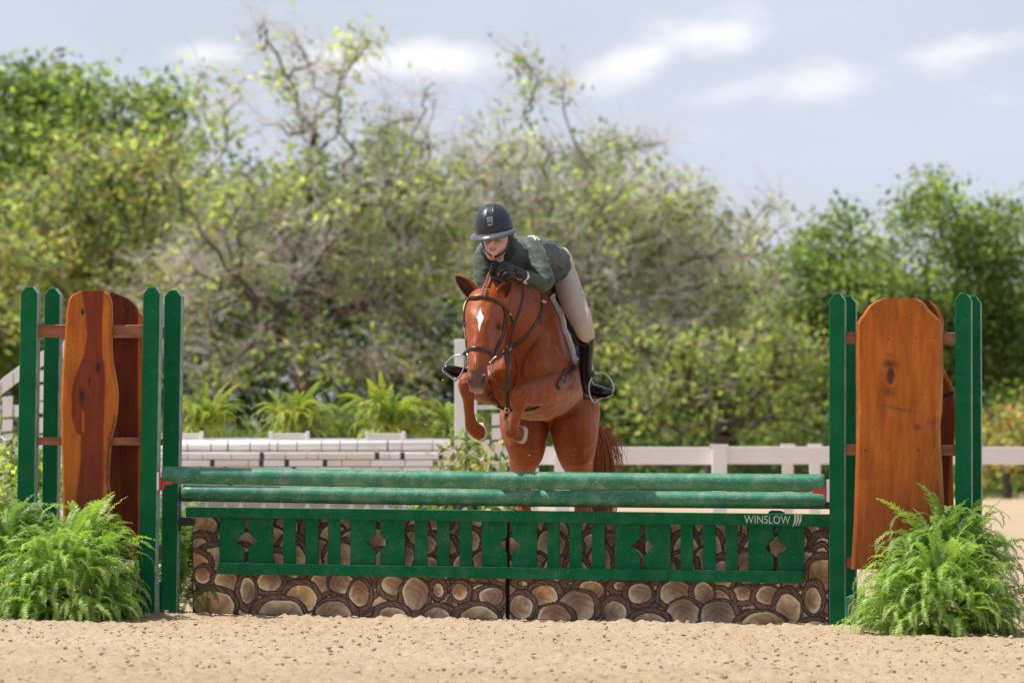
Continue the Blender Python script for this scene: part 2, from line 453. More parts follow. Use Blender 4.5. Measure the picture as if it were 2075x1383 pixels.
def interp_pts(y, P): return float(np.interp(y, [p[0] for p in P], [p[1] for p in P]))
def col_left_front(x, y, a, b):
    n = 1.6 * mnoise.noise(Vector((x * .06, y * .03, 1)))
    l = interp_pts(y, [(600, 168), (640, 176), (680, 178), (720, 171), (745, 160), (780, 148), (800, 145), (840, 146), (862, 152), (878, 156), (882, 165), (940, 164), (1000, 156), (1120, 158)]) + n
    r = interp_pts(y, [(600, 211), (650, 208), (715, 208), (740, 213), (790, 214), (850, 211), (1000, 210), (1120, 209)]) + n * .4
    c = lerp(ORANGE, RED * 1.15, min((x - l), (r - x)) / 2.2 + .5)
    if 832 < y < 875: c = lerp(c, ORANGE, 1.4 - abs(x - 169) / 2.2)
    c = knot(c, x, y, 168, 631, 4, 7); c = knot(c, x, y, 200, 745, 5, 12, k=.9); c = knot(c, x, y, 167, 803, 7, 18, k=.85)
    c = knot(c, x, y, 183, 771, 3, 13, k=.7); c = knot(c, x, y, 190, 950, 26, 40, RED * .6, .35)
    if x > b - 5 and y > 840: c = lerp(c, DARK * 2, .5 + .6 * mnoise.noise(Vector((x * .2, y * .1, 9))))
    return c
def col_left_back(x, y, a, b):
    n = 1.2 * mnoise.noise(Vector((x * .06, y * .03, 11)))
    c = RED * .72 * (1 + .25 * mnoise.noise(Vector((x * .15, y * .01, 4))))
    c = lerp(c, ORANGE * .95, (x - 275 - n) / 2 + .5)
    c = knot(c, x, y, 252, 818, 6, 14, k=.6); c = knot(c, x, y, 237, 917, 8, 12, k=.6); return knot(c, x, y, 232, 600, 4, 14, k=.5)
def col_right_front(x, y, a, b):
    n = mnoise.noise(Vector((x * .03, y * .012, 21)))
    c = ORANGE * (1 + .22 * n)
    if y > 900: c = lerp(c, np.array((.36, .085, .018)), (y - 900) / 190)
    r = math.hypot((x - 1805) / 1.0, (y - 762) / 1.9)
    if 9 < r < 26: c = c * (1 - .20 * (0.5 + .5 * math.sin(r * 1.55)) * (1 - (r - 9) / 17))
    c = knot(c, x, y, 1805, 762, 8, 16, np.array((.10, .03, .012)), 1.6); c = lerp(c, ORANGE * 1.25, 1 - abs(math.hypot((x - 1805) / 12, (y - 762) / 19) - 1) * 7)
    for q in range(5):
        yy = 716 + q * 4.5 + .02 * (x - 1805) ** 2
        c = lerp(c, c * .42, max(0, 1.4 - abs(y - yy)) * max(0, 1 - abs(x - 1804) / 20))
    c = knot(c, x, y, 1804, 737, 15, 8, np.array((.12, .035, .015)), .8); c = knot(c, x, y, 1802, 795, 11, 8, np.array((.14, .04, .016)), .6)
    c = knot(c, x, y, 1822, 828 + .18 * (x - 1822), 40, 3.5, DARK * 3, .4); c = knot(c, x, y, 1860, 866, 10, 7, DARK * 2, .5); c = knot(c, x, y, 1818, 630, 5, 20, DARK * 4, .35)
    for kx, ky in ((1754, 684), (1801, 687), (1856, 684), (1893, 684), (1754, 912), (1800, 910), (1861, 911)): c = knot(c, x, y, kx, ky, 1.5, 1.5, DARK * .5, 1.5)
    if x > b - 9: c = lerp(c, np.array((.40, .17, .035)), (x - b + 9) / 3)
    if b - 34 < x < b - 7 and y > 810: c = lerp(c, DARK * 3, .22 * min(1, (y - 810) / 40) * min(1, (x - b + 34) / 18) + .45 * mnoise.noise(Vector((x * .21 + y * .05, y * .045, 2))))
    return c
def col_right_back(x, y, a, b):
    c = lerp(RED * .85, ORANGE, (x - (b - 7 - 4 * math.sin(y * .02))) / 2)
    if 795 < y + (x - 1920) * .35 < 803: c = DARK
    return c

M['pale_side'] = plain('pale board side', (.20, .29, .24), .6, var=.35, vs=14)
SPEC = dict(
 left_front=dict(posts=[(42, 77, 580, 30, 66, 1256), (290, 325, 581, 279, 314, 1258)], rails=[(657, 683), (885, 901), (1105, 1133)], rx=(66, 291), d=DF,
   slab=([(166, 589), (152, 595), (146, 598), (139, 609), (136, 627), (133, 657), (131, 702), (127, 750), (125, 783), (123, 820), (125, 882), (127, 959), (128, 1007), (129, 1112)],
         [(211, 590), (218, 594), (221, 597), (226, 613), (227, 645), (226, 702), (228, 732), (233, 757), (237, 780), (239, 800), (237, 833), (234, 855), (227, 882), (222, 924), (220, 976), (226, 1028), (227, 1112)]), ybot=1104, col=col_left_front,
   label='left front jump wing, wavy orange and red wood slab between two green posts', slab_fwd=.045),
 left_back=dict(posts=[(90, 122, 583, 82, 112, 1252), (333, 368, 587, 325, 358, 1250)], rails=[(660, 684), (887, 901), (1104, 1130)], rx=(112, 334), d=DB,
   slab=([(220, 592), (208, 600), (204, 620), (203, 700), (204, 1106)], [(226, 593), (239, 597), (255, 604), (267, 615), (275, 627), (288, 641), (289, 700), (289, 1106)]), ybot=1100, col=col_left_back,
   label='left rear jump wing with dark red round topped slab, half hidden by the front wing', slab_fwd=.045),
 right_front=dict(posts=[(1680, 1713, 594, 1681, 1712, 1280), (1935, 1969, 593, 1936, 1970, 1284)], rails=[(672, 696), (899, 922), (1128, 1150)], rx=(1711, 1937), d=DF,
   slab=([(1795, 604), (1780, 608), (1771, 612), (1760, 620), (1753, 630), (1747, 639), (1741, 646), (1736, 654), (1735, 700), (1736, 860), (1733, 960), (1730, 1060), (1724, 1156)],
         [(1858, 605), (1865, 608), (1871, 611), (1880, 623), (1886, 631), (1901, 644), (1907, 652), (1910, 660), (1911, 760), (1909, 830), (1905, 860), (1908, 926), (1912, 1006), (1915, 1156)]), ybot=1154, col=col_right_front,
   label='right front jump wing, broad orange knotty slab with arched top between green posts', slab_fwd=.045),
 right_back=dict(posts=[(1702, 1735, 599, 1703, 1735, 1268), (1956, 1988, 599, 1958, 1990, 1270)], rails=[(673, 697), (900, 921), (1126, 1148)], rx=(1733, 1958), d=DB,
   slab=([(1850, 609), (1800, 625), (1775, 660), (1772, 800), (1780, 1150)], [(1884, 610), (1892, 616), (1899, 624), (1906, 636), (1911, 650), (1909, 690), (1908, 738), (1916, 756), (1927, 778), (1933, 800), (1935, 820), (1934, 880), (1929, 930), (1930, 980), (1934, 1150)]), ybot=1146, col=col_right_back,
   label='right rear jump wing, mostly hidden behind the broad knotty slab wing', slab_fwd=.045))
for key, sp in SPEC.items():
    d = sp['d']; p0 = sp['posts'][0]; mid = (sp['posts'][0][0] + sp['posts'][1][1]) / 2
    base = W(mid, p0[5], d(mid)); base.z = ground_z(base.x, base.y)
    root = empty('jump_wing', base, sp['label'], 'jump wing', 'green and slab wood wings of the jump')
    for (xl, xr, yt, xl2, xr2, yb) in sp['posts']:
        pp(post_poly(xl, xr, yt, xl2, xr2, yb), d, .089).obj('post', M['green'], root, bevel=.004).data.materials.append(M['pale_side'])
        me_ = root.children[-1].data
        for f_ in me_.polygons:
            if f_.normal.dot(EX) > .5 and f_.area > 0: f_.material_index = 1  # side faces turned to the right get a paler colour
        # foot board of worn paint beside the post, running front to back
        xs = xl2 - 12 if 'left' in key else xr2 + 1
        pp([(xs, yb - 72), (xs + 11, yb - 72), (xs + 11, yb), (xs, yb)], d, .42 if 'front' in key else .3, fwd=.02).obj('foot_board', M['green_old'], root, bevel=.004)
    for (y0, y1) in sp['rails']:
        a, b = sp['rx']; pp([(a, y0), (b, y0 + 1), (b, y1 + 1), (a, y1)], d, .036, fwd=-.026).obj('rail', M['rail_wood'], root, bevel=.0025)
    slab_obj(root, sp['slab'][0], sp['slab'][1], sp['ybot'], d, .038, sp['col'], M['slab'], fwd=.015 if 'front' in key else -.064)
    # cups hang on the posts that face the poles
    if key == 'left_front':
        mb = MB(); pp([(322, 966), (326, 966), (326, 994), (322, 994)], d, .05, mb); pp([(326, 968), (347, 970), (351, 975), (346, 981), (330, 983), (326, 992)], d, .06, mb, -.01); mb.obj('cup', M['red_plastic'], root, bevel=.002)
        pp([(317, 956), (322, 956), (322, 992), (317, 992)], d, .05).obj('cup_plate', M['white_metal'], root, bevel=.001)
    if key == 'right_front':
        mb = MB(); pp([(1674, 982), (1668, 984), (1646, 988), (1643, 993), (1647, 999), (1668, 1001), (1672, 1013), (1675, 1013)], d, .06, mb, -.01); mb.obj('cup', M['red_plastic'], root, bevel=.002)
        pp([(1675, 971), (1681, 971), (1681, 1016), (1675, 1016)], d, .05).obj('cup_plate', M['white_metal'], root, bevel=.001)
    if key == 'left_back':
        for yy in (998, 1047):
            pp([(360, yy), (388, yy + 1), (392, yy + 5), (391, yy + 16), (386, yy + 18), (360, yy + 17)], d, .07).obj('cup', M['black_plastic'], root, bevel=.002)
        pp([(358, 985), (364, 985), (364, 1075), (358, 1075)], d, .05, fwd=-.01).obj('cup_plate', M['black_plastic'], root)
    if key == 'right_back':
        for yy in (1016, 1064): pp([(1672, yy), (1704, yy), (1704, yy + 15), (1672, yy + 14)], d, .07, fwd=.03).obj('cup', M['black_plastic'], root, bevel=.002)

def pole(x0, y0, x1, y1, r, dfun, dd, label):
    a = W(x0, y0, dfun(x0) + dd); b = W(x1, y1, dfun(x1) + dd); n = 28; N = 60
    mb = MB(); t = (b - a)
    pts = [a.lerp(b, i / N) + EZ * (-.006 * math.sin(math.pi * i / N)) for i in range(N + 1)]
    u = t.normalized()
    pts = [pts[0], pts[0] + u * .004] + pts[1:-1] + [pts[-1] - u * .004, pts[-1]]
    mb.tube(pts, [r - .005, r] + [r] * (N - 1) + [r, r - .005], n)
    o = mb.obj('jump_pole', M['green_pole'], None, label=label, cat='jump pole', group='green round poles of the jump', origin=a.lerp(b, .5))
    return o
pole(330, 962, 1671, 978, .0478, DF, .045, 'upper green round pole of the jump, scuffed and dusted with sand')
pole(371, 998, 1690, 1014, .0465, DB, .035, 'lower green round pole of the jump, hung just above the slatted gate')

# --- slatted gate
gl = W(1030, 1180, DB(1030))
gate = empty('jump_gate', gl, 'green slatted gate with diamond cutouts hanging under the lower pole', 'jump gate')
def gy(x, yl, yr): return yl + (x - 400) / 1250 * (yr - yl)
def z1(x): return 300 + x * .3566
def z2(x): return 1000 + x * .3566
pp([(378, 1026), (1690, 1041), (1690, 1067), (378, 1047)], DB, .045, fwd=.03).obj('top_rail', M['green_gate'], gate, bevel=.003)
pp([(443, 1139), (1630, 1157), (1629, 1181), (442, 1162)], DB, .045, fwd=.03).obj('bottom_rail', M['green_gate'], gate, bevel=.003)
T = lambda x: gy(x, 1044, 1062); B = lambda x: gy(x, 1146, 1164)
slim = [(z1(a), z1(b)) for a, b in ((768, 838), (893, 967), (1022, 1092), (1515, 1587), (1641, 1713), (1770, 1840))] + \
       [(z2(a), z2(b)) for a, b in ((305, 375), (432, 502), (560, 632), (1063, 1133), (1190, 1262), (1318, 1388))]
for a, b in slim:
    pp([(a, T(a)), (b, T(b)), (b, B(b)), (a, B(a))], DB, .02).obj('picket', M['green_gate'], gate, bevel=.0015)
wide = [(z1(405), z1(547), z1(558), 1095, 1), (z1(570), z1(710), z1(558), 1095, -1), (z1(1149), z1(1292), z1(1303), 1099, 1), (z1(1318), z1(1458), z1(1303), 1099, -1),
        (z1(1897), z1(2040), z1(2051), 1103, 1), (z2(103), z2(246), z2(90), 1104, -1), (z2(690), z2(834), z2(845), 1106, 1), (z2(860), z2(1005), z2(845), 1106, -1),
        (z2(1447), z2(1592), z2(1605), 1109, 1), (z2(1616), z2(1766), z2(1605), 1109, -1)]
for a, b, c, yc, sd in wide:
    if sd > 0: pts = [(a, T(a)), (b, T(b)), (b, yc - 17), (c - 22.5, yc), (b, yc + 17), (b, B(b)), (a, B(a))]
    else: pts = [(a, T(a)), (b, T(b)), (b, B(b)), (a, B(a)), (a, yc + 17), (c + 22.5, yc), (a, yc - 17)]
    pp(pts, DB, .02).obj('notched_board', M['green_gate'], gate, bevel=.0015)
# lettering painted on the top rail
def letter_mat():
    m = NM('white sign paint'); m.set(Base_Color=m.mix(m.ramp(m.noise(60, 4), .45, .7), (.62, .66, .62), (.36, .46, .40)), Roughness=.5); return m.m
M['letter'] = letter_mat()
cu = bpy.data.curves.new('lettering', 'FONT'); cu.body = 'WINSLOW'; cu.size = 1; cu.extrude = .0; cu.space_character = 1.06
to = bpy.data.objects.new('tmp', cu); COL.objects.link(to); bpy.context.view_layer.update()
tm = bpy.data.meshes.new_from_object(to); bpy.data.objects.remove(to)
tv = np.array([v.co[:] for v in tm.vertices]); mn = tv.min(0); mxx = tv.max(0)
def on_plank(u, v, w=.0):    # u across in px, v in px
    return W(u, v, DB(u)) - EY * (.0315 + w)
mbT = MB()
vv = [on_plank(1509 + (p[0] - mn[0]) / (mxx[0] - mn[0]) * 93, 1059.5 - (p[1] - mn[1]) / (mxx[1] - mn[1]) * 16.5 + (p[0] - mn[0]) / (mxx[0] - mn[0]) * 1.3) for p in tv]
mbT.add(vv, [tuple(p.vertices) for p in tm.polygons]); mbT.obj('lettering', M['letter'], gate, fixn=False)
mbE = MB()
for k in range(3):                     # emblem: three upright curved bars
    x0 = 1611 + k * 5.6; L = []; R = []
    for i in range(9):
        t = i / 8; yy = 1041.5 + t * 25; xo = -1.0 - 9.0 * max(0, t - .35) ** 1.7 * 1.5; w = 4.0 * (1 - .72 * t ** 3)
        L.append(on_plank(x0 + xo + 4 - w, yy - k * 1.2 * t)); R.append(on_plank(x0 + xo + 4.2, yy - k * 1.2 * t))
    mbE.add(L + R, [(i, i + 1, 9 + i + 1, 9 + i) for i in range(8)])
mbE.obj('emblem', M['letter'], gate, fixn=False)

# --- painted log-end boxes
def in_zoom1(l): return [(z1(a), 920 + b * .3566, c * .3566, d * .3566) for a, b, c, d in l]
def in_zoom2(l): return [(z2(a), 920 + b * .3566, c * .3566, d * .3566) for a, b, c, d in l]
LOGS = []
rl = random.Random(5)
for row, yy in enumerate((1060, 1102, 1142)):
    x = 400 + 14 * (row % 2)
    while x < 1690:
        r = rl.uniform(25, 38); LOGS.append((x + rl.uniform(-6, 6), yy + rl.uniform(-14, 14), r * rl.uniform(.75, 1.15), r)); x += r * rl.uniform(1.15, 1.45)
LOGS += in_zoom1([(690, 690, 70, 40), (830, 690, 70, 40), (980, 745, 75, 75), (440, 745, 80, 85), (560, 800, 62, 110), (690, 745, 90, 75), (1110, 730, 90, 75), (1205, 810, 72, 100),
                  (870, 820, 105, 95), (1515, 810, 88, 115), (1650, 760, 50, 70), (1385, 755, 82, 75), (1780, 778, 62, 66), (1940, 810, 95, 70), (320, 710, 62, 70), (300, 560, 78, 110), (370, 870, 135, 100),
                  (740, 910, 150, 90), (1070, 920, 120, 95), (1385, 915, 105, 70), (1650, 915, 95, 70), (1865, 920, 130, 85)])
LOGS += in_zoom2([(165, 720, 70, 35), (430, 720, 60, 30), (540, 760, 95, 75), (295, 780, 100, 75), (710, 735, 70, 45), (825, 780, 90, 75), (920, 740, 40, 45), (490, 860, 115, 105), (165, 850, 80, 85),
                  (350, 920, 115, 85), (1285, 800, 90, 75), (1185, 770, 72, 90), (1420, 770, 80, 60), (1035, 780, 110, 90), (1090, 890, 112, 95), (697, 870, 80, 82), (890, 930, 120, 75), (1555, 780, 90, 70),
                  (1290, 900, 115, 100), (1670, 840, 85, 115), (1820, 780, 65, 100), (1520, 940, 150, 85), (1860, 570, 60, 100), (1820, 950, 105, 60)])
_ro = random.Random(12); LOGS.sort(key=lambda q: q[1] + .35 * q[3] + _ro.uniform(-10, 10))
LOGS = [(x + _ro.uniform(-8, 8), y + _ro.uniform(-6, 6), _ro.uniform(24, 34), _ro.uniform(24, 32)) for y in range(1050, 1290, 26) for x in range(395, 1700, 34)] + LOGS
def paint_logs(xs, ys, seed):
    X, Y = np.meshgrid(xs, ys); col = np.zeros(X.shape + (3,)); col[:] = (.030, .019, .016)
    rr = np.random.RandomState(seed)
    wob = 0.03 * np.sin(X * .13 + Y * .11) + .02 * np.sin(X * .09 - Y * .21)
    col *= (1 + .5 * np.sin(X * .31 + Y * .2) * np.sin(Y * .4))[..., None]
    for cx, cy, rx, ry in LOGS:
        rx, ry = rx * 1.12, ry * 1.12
        R = np.hypot((X - cx) / rx, (Y - cy) / ry) + wob * .5
        w = 1 / max(9., min(rx, ry)); th = np.arctan2(Y - cy, X - cx)
        a0 = rr.uniform(0, 6.28); tone = rr.uniform(.75, 1.2)
        cream = np.array((.84, .61, .37)) * tone; brown = np.array((.22, .105, .060)) * rr.uniform(.7, 1.3); gold = np.array((.46, .27, .10))
        ins = R < 1.0
        bark = np.array((.19, .092, .055)) * rr.uniform(.8, 1.2)
        sh = .5 + .5 * np.sin(th * 2 + a0)
        ring = 1.0 - 8.5 * w
        c = np.broadcast_to(bark, col.shape) * (1 + .35 * np.sin(th * 9 + R * 22))[..., None]
        ox, oy = .13 * math.cos(a0 + 2.4), .13 * math.sin(a0 + 2.4); Rf = np.hypot((X - cx) / rx + ox, (Y - cy) / ry + oy) + wob * .8; inner = (Rf < ring) & (R < 1 - w)
        # dark outlines round the bark and between bark and face
        lo = (np.abs(R - (1 - w * 1.2)) < w * 1.2) | ((np.abs(Rf - ring) < w * 1.1) & (R < 1))
        stroke = .5 + .5 * np.sin(Rf * 13 + np.sin(th * 3 + a0) * 1.2 + X * .22 * math.cos(a0) + Y * .3 * math.sin(a0))
        face = cream * (1 - sh[..., None] * .35) + gold * (sh[..., None] * .25)
        cen = np.clip(1.25 - np.hypot((X - cx) / rx - .45 * math.cos(a0), (Y - cy) / ry - .45 * math.sin(a0)) / .62, 0, 1)[..., None] ** .7
        face = face * (1 - cen * .75) + brown * cen * .75
        face = face * (.80 + .34 * stroke[..., None]); tint = rr.rand(); face = face * (np.array((1., .88, .74)) if tint < .35 else np.array((.86, .86, .90)) if tint > .75 else 1)
        edge = np.clip((Rf - (ring - 7 * w)) / (3.5 * w), 0, 1)[..., None] * np.clip(1.6 * np.cos(th - a0 + 2.4), 0, 1)[..., None]
        face = face * (1 - edge) + np.array((.88, .76, .52)) * edge
        c = np.where(inner[..., None], face, c); c = np.where(lo[..., None], np.array((.022, .017, .016)), c)
        col = np.where(ins[..., None], c, col)
    return col
def log_mat():
    m = NM('painted log ends'); c = m.attr()
    c = m.mix(1, c, m.mix(m.ramp(m.noise(22, 6, .7), .3, .7), (.78, .78, .78), (1.15, 1.12, 1.1)), 'MULTIPLY')
    dust = m.math('MULTIPLY', m.ramp(m.noise(120, 3, .6), .64, .70), m.ramp(m.noise(6, 4, .7), .45, .65), True)
    c = m.mix(m.math('MULTIPLY', dust, .8), c, (.55, .46, .36)); c = m.mix(m.ramp(m.noise(9, 6, .7), .55, .8, 0, .3), c, (.34, .28, .22))
    m.set(Base_Color=c, Roughness=.5); m.bump(m.noise(60, 5), .12, .003); return m.m
M['logs'] = log_mat()
M['black_trim'] = plain('black edge paint', (.016, .015, .016), .5)
def log_box(x0, x1, label):
    yt = lambda x: gy(x, 1044, 1056); yb = lambda x: gy(x, 1246, 1269)
    c0 = W((x0 + x1) / 2, 1262, DBOX((x0 + x1) / 2)); c0.z = ground_z(c0.x, c0.y)
    root = empty('jump_box', c0, label, 'jump box', 'boxes painted with log ends')
    pp([(x0, yt(x0) + .5), (x1, yt(x1) + .5), (x1, yb(x1) + 6), (x0, yb(x0) + 6)], lambda x: DBOX(x) + .004, .26).obj('box_body', M['black_trim'], root, bevel=.003)
    step = 1.5; xs = np.arange(x0 + 1.5, x1 - 1, step); ys = np.linspace(0, 1, 145)
    X, Yn = np.meshgrid(xs, ys)
    Y = (1044 + (X - 400) / 1250 * 12) * (1 - Yn) + (1246 + (X - 400) / 1250 * 23) * Yn
    col = paint_logs(xs, 1046 + ys * 210, int(x0))
    D = DBOX(X)
    V = np.stack([(X - CX) * D / FPX, D, EYE + (HY - Y) * D / FPX], -1) - np.array(EY)[None, None] * .002
    V = V - np.array(c0); h, w = X.shape; idx = np.arange(h * w).reshape(h, w)
    F = np.stack([idx[:-1, :-1], idx[1:, :-1], idx[1:, 1:], idx[:-1, 1:]], -1).reshape(-1, 4)
    C = np.concatenate([col, np.ones(col.shape[:2] + (1,))], -1)
    link_mesh('painted_front', np_mesh('painted_front', V.reshape(-1, 3), F, M['logs'], False, C.reshape(-1, 4)), root)
    pp([(x0, yb(x0) - 5), (x1, yb(x1) - 5), (x1, yb(x1) - 3.6), (x0, yb(x0) - 3.6)], DBOX, .004, fwd=.003).obj('seam', M['black_trim'], root)
    return root
log_box(390, 1026.5, 'left box painted with round log ends standing under the slatted gate')
log_box(1031.5, 1680, 'right box painted with round log ends standing under the slatted gate')
# ================================================================== the horse
from mathutils.bvhtree import BVHTree
def H(px, py, dy): return W(px, py, D0 + dy)

class Sculpt:
    def __init__(s): s.mb = MB()
    def L(s, st, side=(1, 0, 0), m=4, n=22):
        """st: (px, py, metres behind the jump, half-width px along side, half-height px)"""
        R = catmull(st, m) if len(st) > 2 else [np.array(a, float) for a in st]
        C = [H(*r[:3]) for r in R]; out = []
        for i, r in enumerate(R):
            t = (C[min(i + 1, len(C) - 1)] - C[max(i - 1, 0)]).normalized()
            sd = Vector(side); a = (sd - t * sd.dot(t)).normalized(); b = t.cross(a).normalized(); k = 1 / sc(D0 + r[2])
            out.append((C[i], a * max(.5, r[3]) * k, b * max(.5, r[4]) * k))
        s.mb.loft(out, n); return s
    def E(s, px, py, dy, rx, ry, rz, rot=0.):
        """ellipsoid, radii in px: across, in depth, up; rot turns it in the picture plane"""
        k = 1 / sc(D0 + dy); c_, s_ = math.cos(rot), math.sin(rot)
        s.mb.ball(H(px, py, dy), (rx * k, ry * k, rz * k), 18, 12, (Vector((c_, 0, s_)), Vector((0, 1, 0)), Vector((-s_, 0, c_)))); return s
    def make(s, name, mat, voxel, smooth, parent, label=None, lap=.5):
        me = s.mb.mesh(name + ' raw', mat); o = link_mesh('raw', me)
        r = o.modifiers.new('r', 'REMESH'); r.mode = 'VOXEL'; r.voxel_size = voxel; r.adaptivity = 0
        q = o.modifiers.new('s', 'SMOOTH'); q.factor = lap; q.iterations = smooth
        dg = bpy.context.evaluated_depsgraph_get(); ev = o.evaluated_get(dg)
        m2 = bpy.data.meshes.new_from_object(ev); bpy.data.objects.remove(o)
        m2.name = name; m2.materials.clear(); m2.materials.append(mat)
        m2.polygons.foreach_set('use_smooth', [True] * len(m2.polygons))
        bvh = BVHTree.FromPolygons([v.co.copy() for v in m2.vertices], [tuple(p.vertices) for p in m2.polygons])
        off = abs_loc(parent); m2.transform(Matrix.Translation(-off))
        ob = link_mesh(name, m2, parent)
        if label: ob['label'] = label
        return ob, bvh

HR = H(1090, 1245, 1.4); HR.z = ground_z(HR.x, HR.y)
horse = empty('horse', HR, 'chestnut horse with a white star jumping over the green poles, forelegs tucked', 'horse')

def coat_mat():
    m = NM('chestnut coat'); P = m.tc.outputs['Object']
    sx = m.n('ShaderNodeSeparateXYZ'); m.l(P, sx.inputs[0]); X, Y, Z = sx.outputs
    n = m.noise(3.5, 5, .6); fine_ = m.noise(190, 3, .6, (1, 1, .35))
    c = m.mix(m.ramp(n, .3, .7), (.225, .044, .0058), (.36, .082, .0110))
    c = m.mix(m.ramp(fine_, .3, .7, 0, .28), c, (.13, .026, .006)); c = m.mix(m.ramp(m.noise(22, 5, .65), .52, .75, 0, .30), c, (.48, .14, .03))
    def loc(px, py, dy): return H(px, py, dy) - HR
    def blob(px, py, dy, rx, ry, rz, nz=.5, lo=1.15, hi=.75):
        q = loc(px, py, dy); k = 1 / sc(D0 + dy)
        v = m.n('ShaderNodeVectorMath', operation='SUBTRACT'); m.l(P, v.inputs[0]); v.inputs[1].default_value = q
        w = m.n('ShaderNodeVectorMath', operation='MULTIPLY'); m.l(v.outputs[0], w.inputs[0]); w.inputs[1].default_value = (1 / (rx * k), 1 / (ry * k), 1 / (rz * k))
        l = m.n('ShaderNodeVectorMath', operation='LENGTH'); m.l(w.outputs[0], l.inputs[0])
        d = m.math('ADD', l.outputs['Value'], m.math('MULTIPLY', m.math('SUBTRACT', m.noise(60, 3), .5), nz)); return m.ramp(d, lo, hi)
    # belly and inner legs paler, lower legs deeper
    for b in ((1045, 815, .7, 55, 90, 22), (1090, 850, 1.2, 80, 220, 24)):
        c = m.mix(m.math('MULTIPLY', blob(*b, .2, 1.2, .5), .18), c, (.44, .15, .035))
    for b in ((1048, 808, .42, 26, 60, 24), (944, 778, .4, 20, 60, 24)):
        c = m.mix(m.math('MULTIPLY', blob(*b, .2, 1.2, .4), .6), c, (.15, .028, .010))
    # grey-brown muzzle
    c = m.mix(m.math('MULTIPLY', blob(966, 778, .05, 34, 90, 38, .35, 1.2, .55), .86), c, (.105, .062, .045))
    c = m.mix(m.math('MULTIPLY', blob(966, 793, .05, 20, 50, 7, .4, 1.2, .6), .6), c, (.40, .25, .17))
    for b in ((1010, 663, .24, 15, 40, 9), (941, 658, .28, 12, 40, 9)): c = m.mix(m.math('MULTIPLY', blob(*b, .2, 1.25, .5), .72), c, (.055, .018, .009))  # darker skin round the eyes, with socket shading painted into the coat
    # white star with a thin tail, cut ragged by the hair
    def star(px, py, wx, wz, nz):
        q = loc(px, py, .1)
        a = m.math('MULTIPLY', m.math('ABSOLUTE', m.math('SUBTRACT', X, q.x)), 1 / wx)
        b = m.math('MULTIPLY', m.math('ABSOLUTE', m.math('SUBTRACT', Z, q.z)), 1 / wz)
        d = m.math('ADD', m.math('ADD', a, b), m.math('MULTIPLY', m.math('SUBTRACT', m.noise(95, 5, .75, (1, 1, .45)), .5), nz * 1.7)); return m.ramp(d, 1.06, .94)
    q = loc(975, 640, .37); front = m.math('LESS_THAN', Y, q.y)
    st = m.math('MAXIMUM', star(973, 643, .0195, .050, .6), star(971, 660, .006, .036, .6)); st = m.math('MAXIMUM', st, m.math('MULTIPLY', star(963, 727, .004, .03, .9), .35))
    c = m.mix(m.math('MULTIPLY', st, front), c, (.78, .72, .68))
    m.set(Base_Color=c, Roughness=m.ramp(m.noise(14, 5, .65), .3, .7, .36, .60), Specular_IOR_Level=.30, Sheen_Weight=.0, Sheen_Roughness=.3)
    m.bump(m.math('ADD', m.math('MULTIPLY', m.noise(8.5, 5, .55), 7.), m.math('MULTIPLY', fine_, .5)), .42, .004); return m.m
M['coat'] = coat_mat()

s = Sculpt()
hs = (math.cos(.21), -math.sin(.21), 0)                    # head is turned a little to the left of the picture
# skull, face and muzzle (stations run down the face)
s.L([(990, 608, .44, 26, 23), (984, 614, .40, 34, 35), (980, 628, .345, 37, 48), (978.5, 650, .305, 38, 50), (975, 672, .255, 33, 45), (974, 694, .205, 30.5, 38),
     (972, 714, .165, 26.5, 31), (968, 738, .12, 20.5, 26), (968, 758, .09, 21, 24), (968.5, 773, .075, 21, 22), (968, 784, .075, 15.5, 18)], hs, 4, 26)
s.L([(975, 618, .25, 27, 14), (972, 650, .195, 28, 16), (969, 685, .145, 18, 14), (965, 725, .085, 13, 12), (963, 752, .05, 14, 12)], hs)      # flat face plane and nasal bone
s.L([(1002, 640, .42, 20, 46), (1004, 668, .40, 21, 54), (999, 696, .32, 16, 42), (990, 720, .25, 10, 26)], hs)                       # right cheek
s.L([(968, 640, .46, 18, 40), (964, 668, .42, 18, 46), (962, 700, .32, 12, 36)], hs)
s.E(1008, 652, .262, 11, 13, 9, -.3); s.E(944, 647, .30, 10, 13, 10, .3); s.E(1062, 790, .42, 9, 9, 7); s.E(1042, 812, .375, 8, 8, 9)                                             # brow bones over the eyes
s.L([(1003, 648, .225, 5, 5), (1012, 655, .25, 5, 5)]); s.L([(1000, 676, .22, 3.5, 4), (992, 700, .17, 3, 4), (986, 715, .15, 2, 3)])                # facial crest
s.E(981, 768, .045, 9, 12, 13, -.2); s.E(955, 768, .045, 8, 12, 13, .2)                                      # nostril wings
s.L([(958, 785, .055, 9, 8), (968, 788, .04, 11, 8), (977, 785, .055, 8, 8)], (0, 1, 0)); s.E(970, 793, .08, 9, 14, 7)                       # lips, chin
# neck
s.L([(996, 612, .45, 33, 42), (1008, 606, .55, 33, 56), (1025, 620, .66, 38, 66), (1052, 650, .80, 52, 88), (1070, 700, .95, 70, 108), (1082, 730, 1.05, 80, 110)], (1, 0, 0), 4)
s.L([(991, 603, .50, 13, 12), (1001, 581, .57, 14, 18), (1014, 567, .64, 15, 18), (1040, 577, .78, 20, 20), (1075, 590, .95, 26, 22), (1100, 606, 1.12, 26, 20)], (1, 0, 0), 3)            # crest
s.L([(1048, 598, .72, 20, 30), (1078, 618, .86, 26, 44), (1100, 650, .98, 30, 60)], (1, 0, 0), 3)
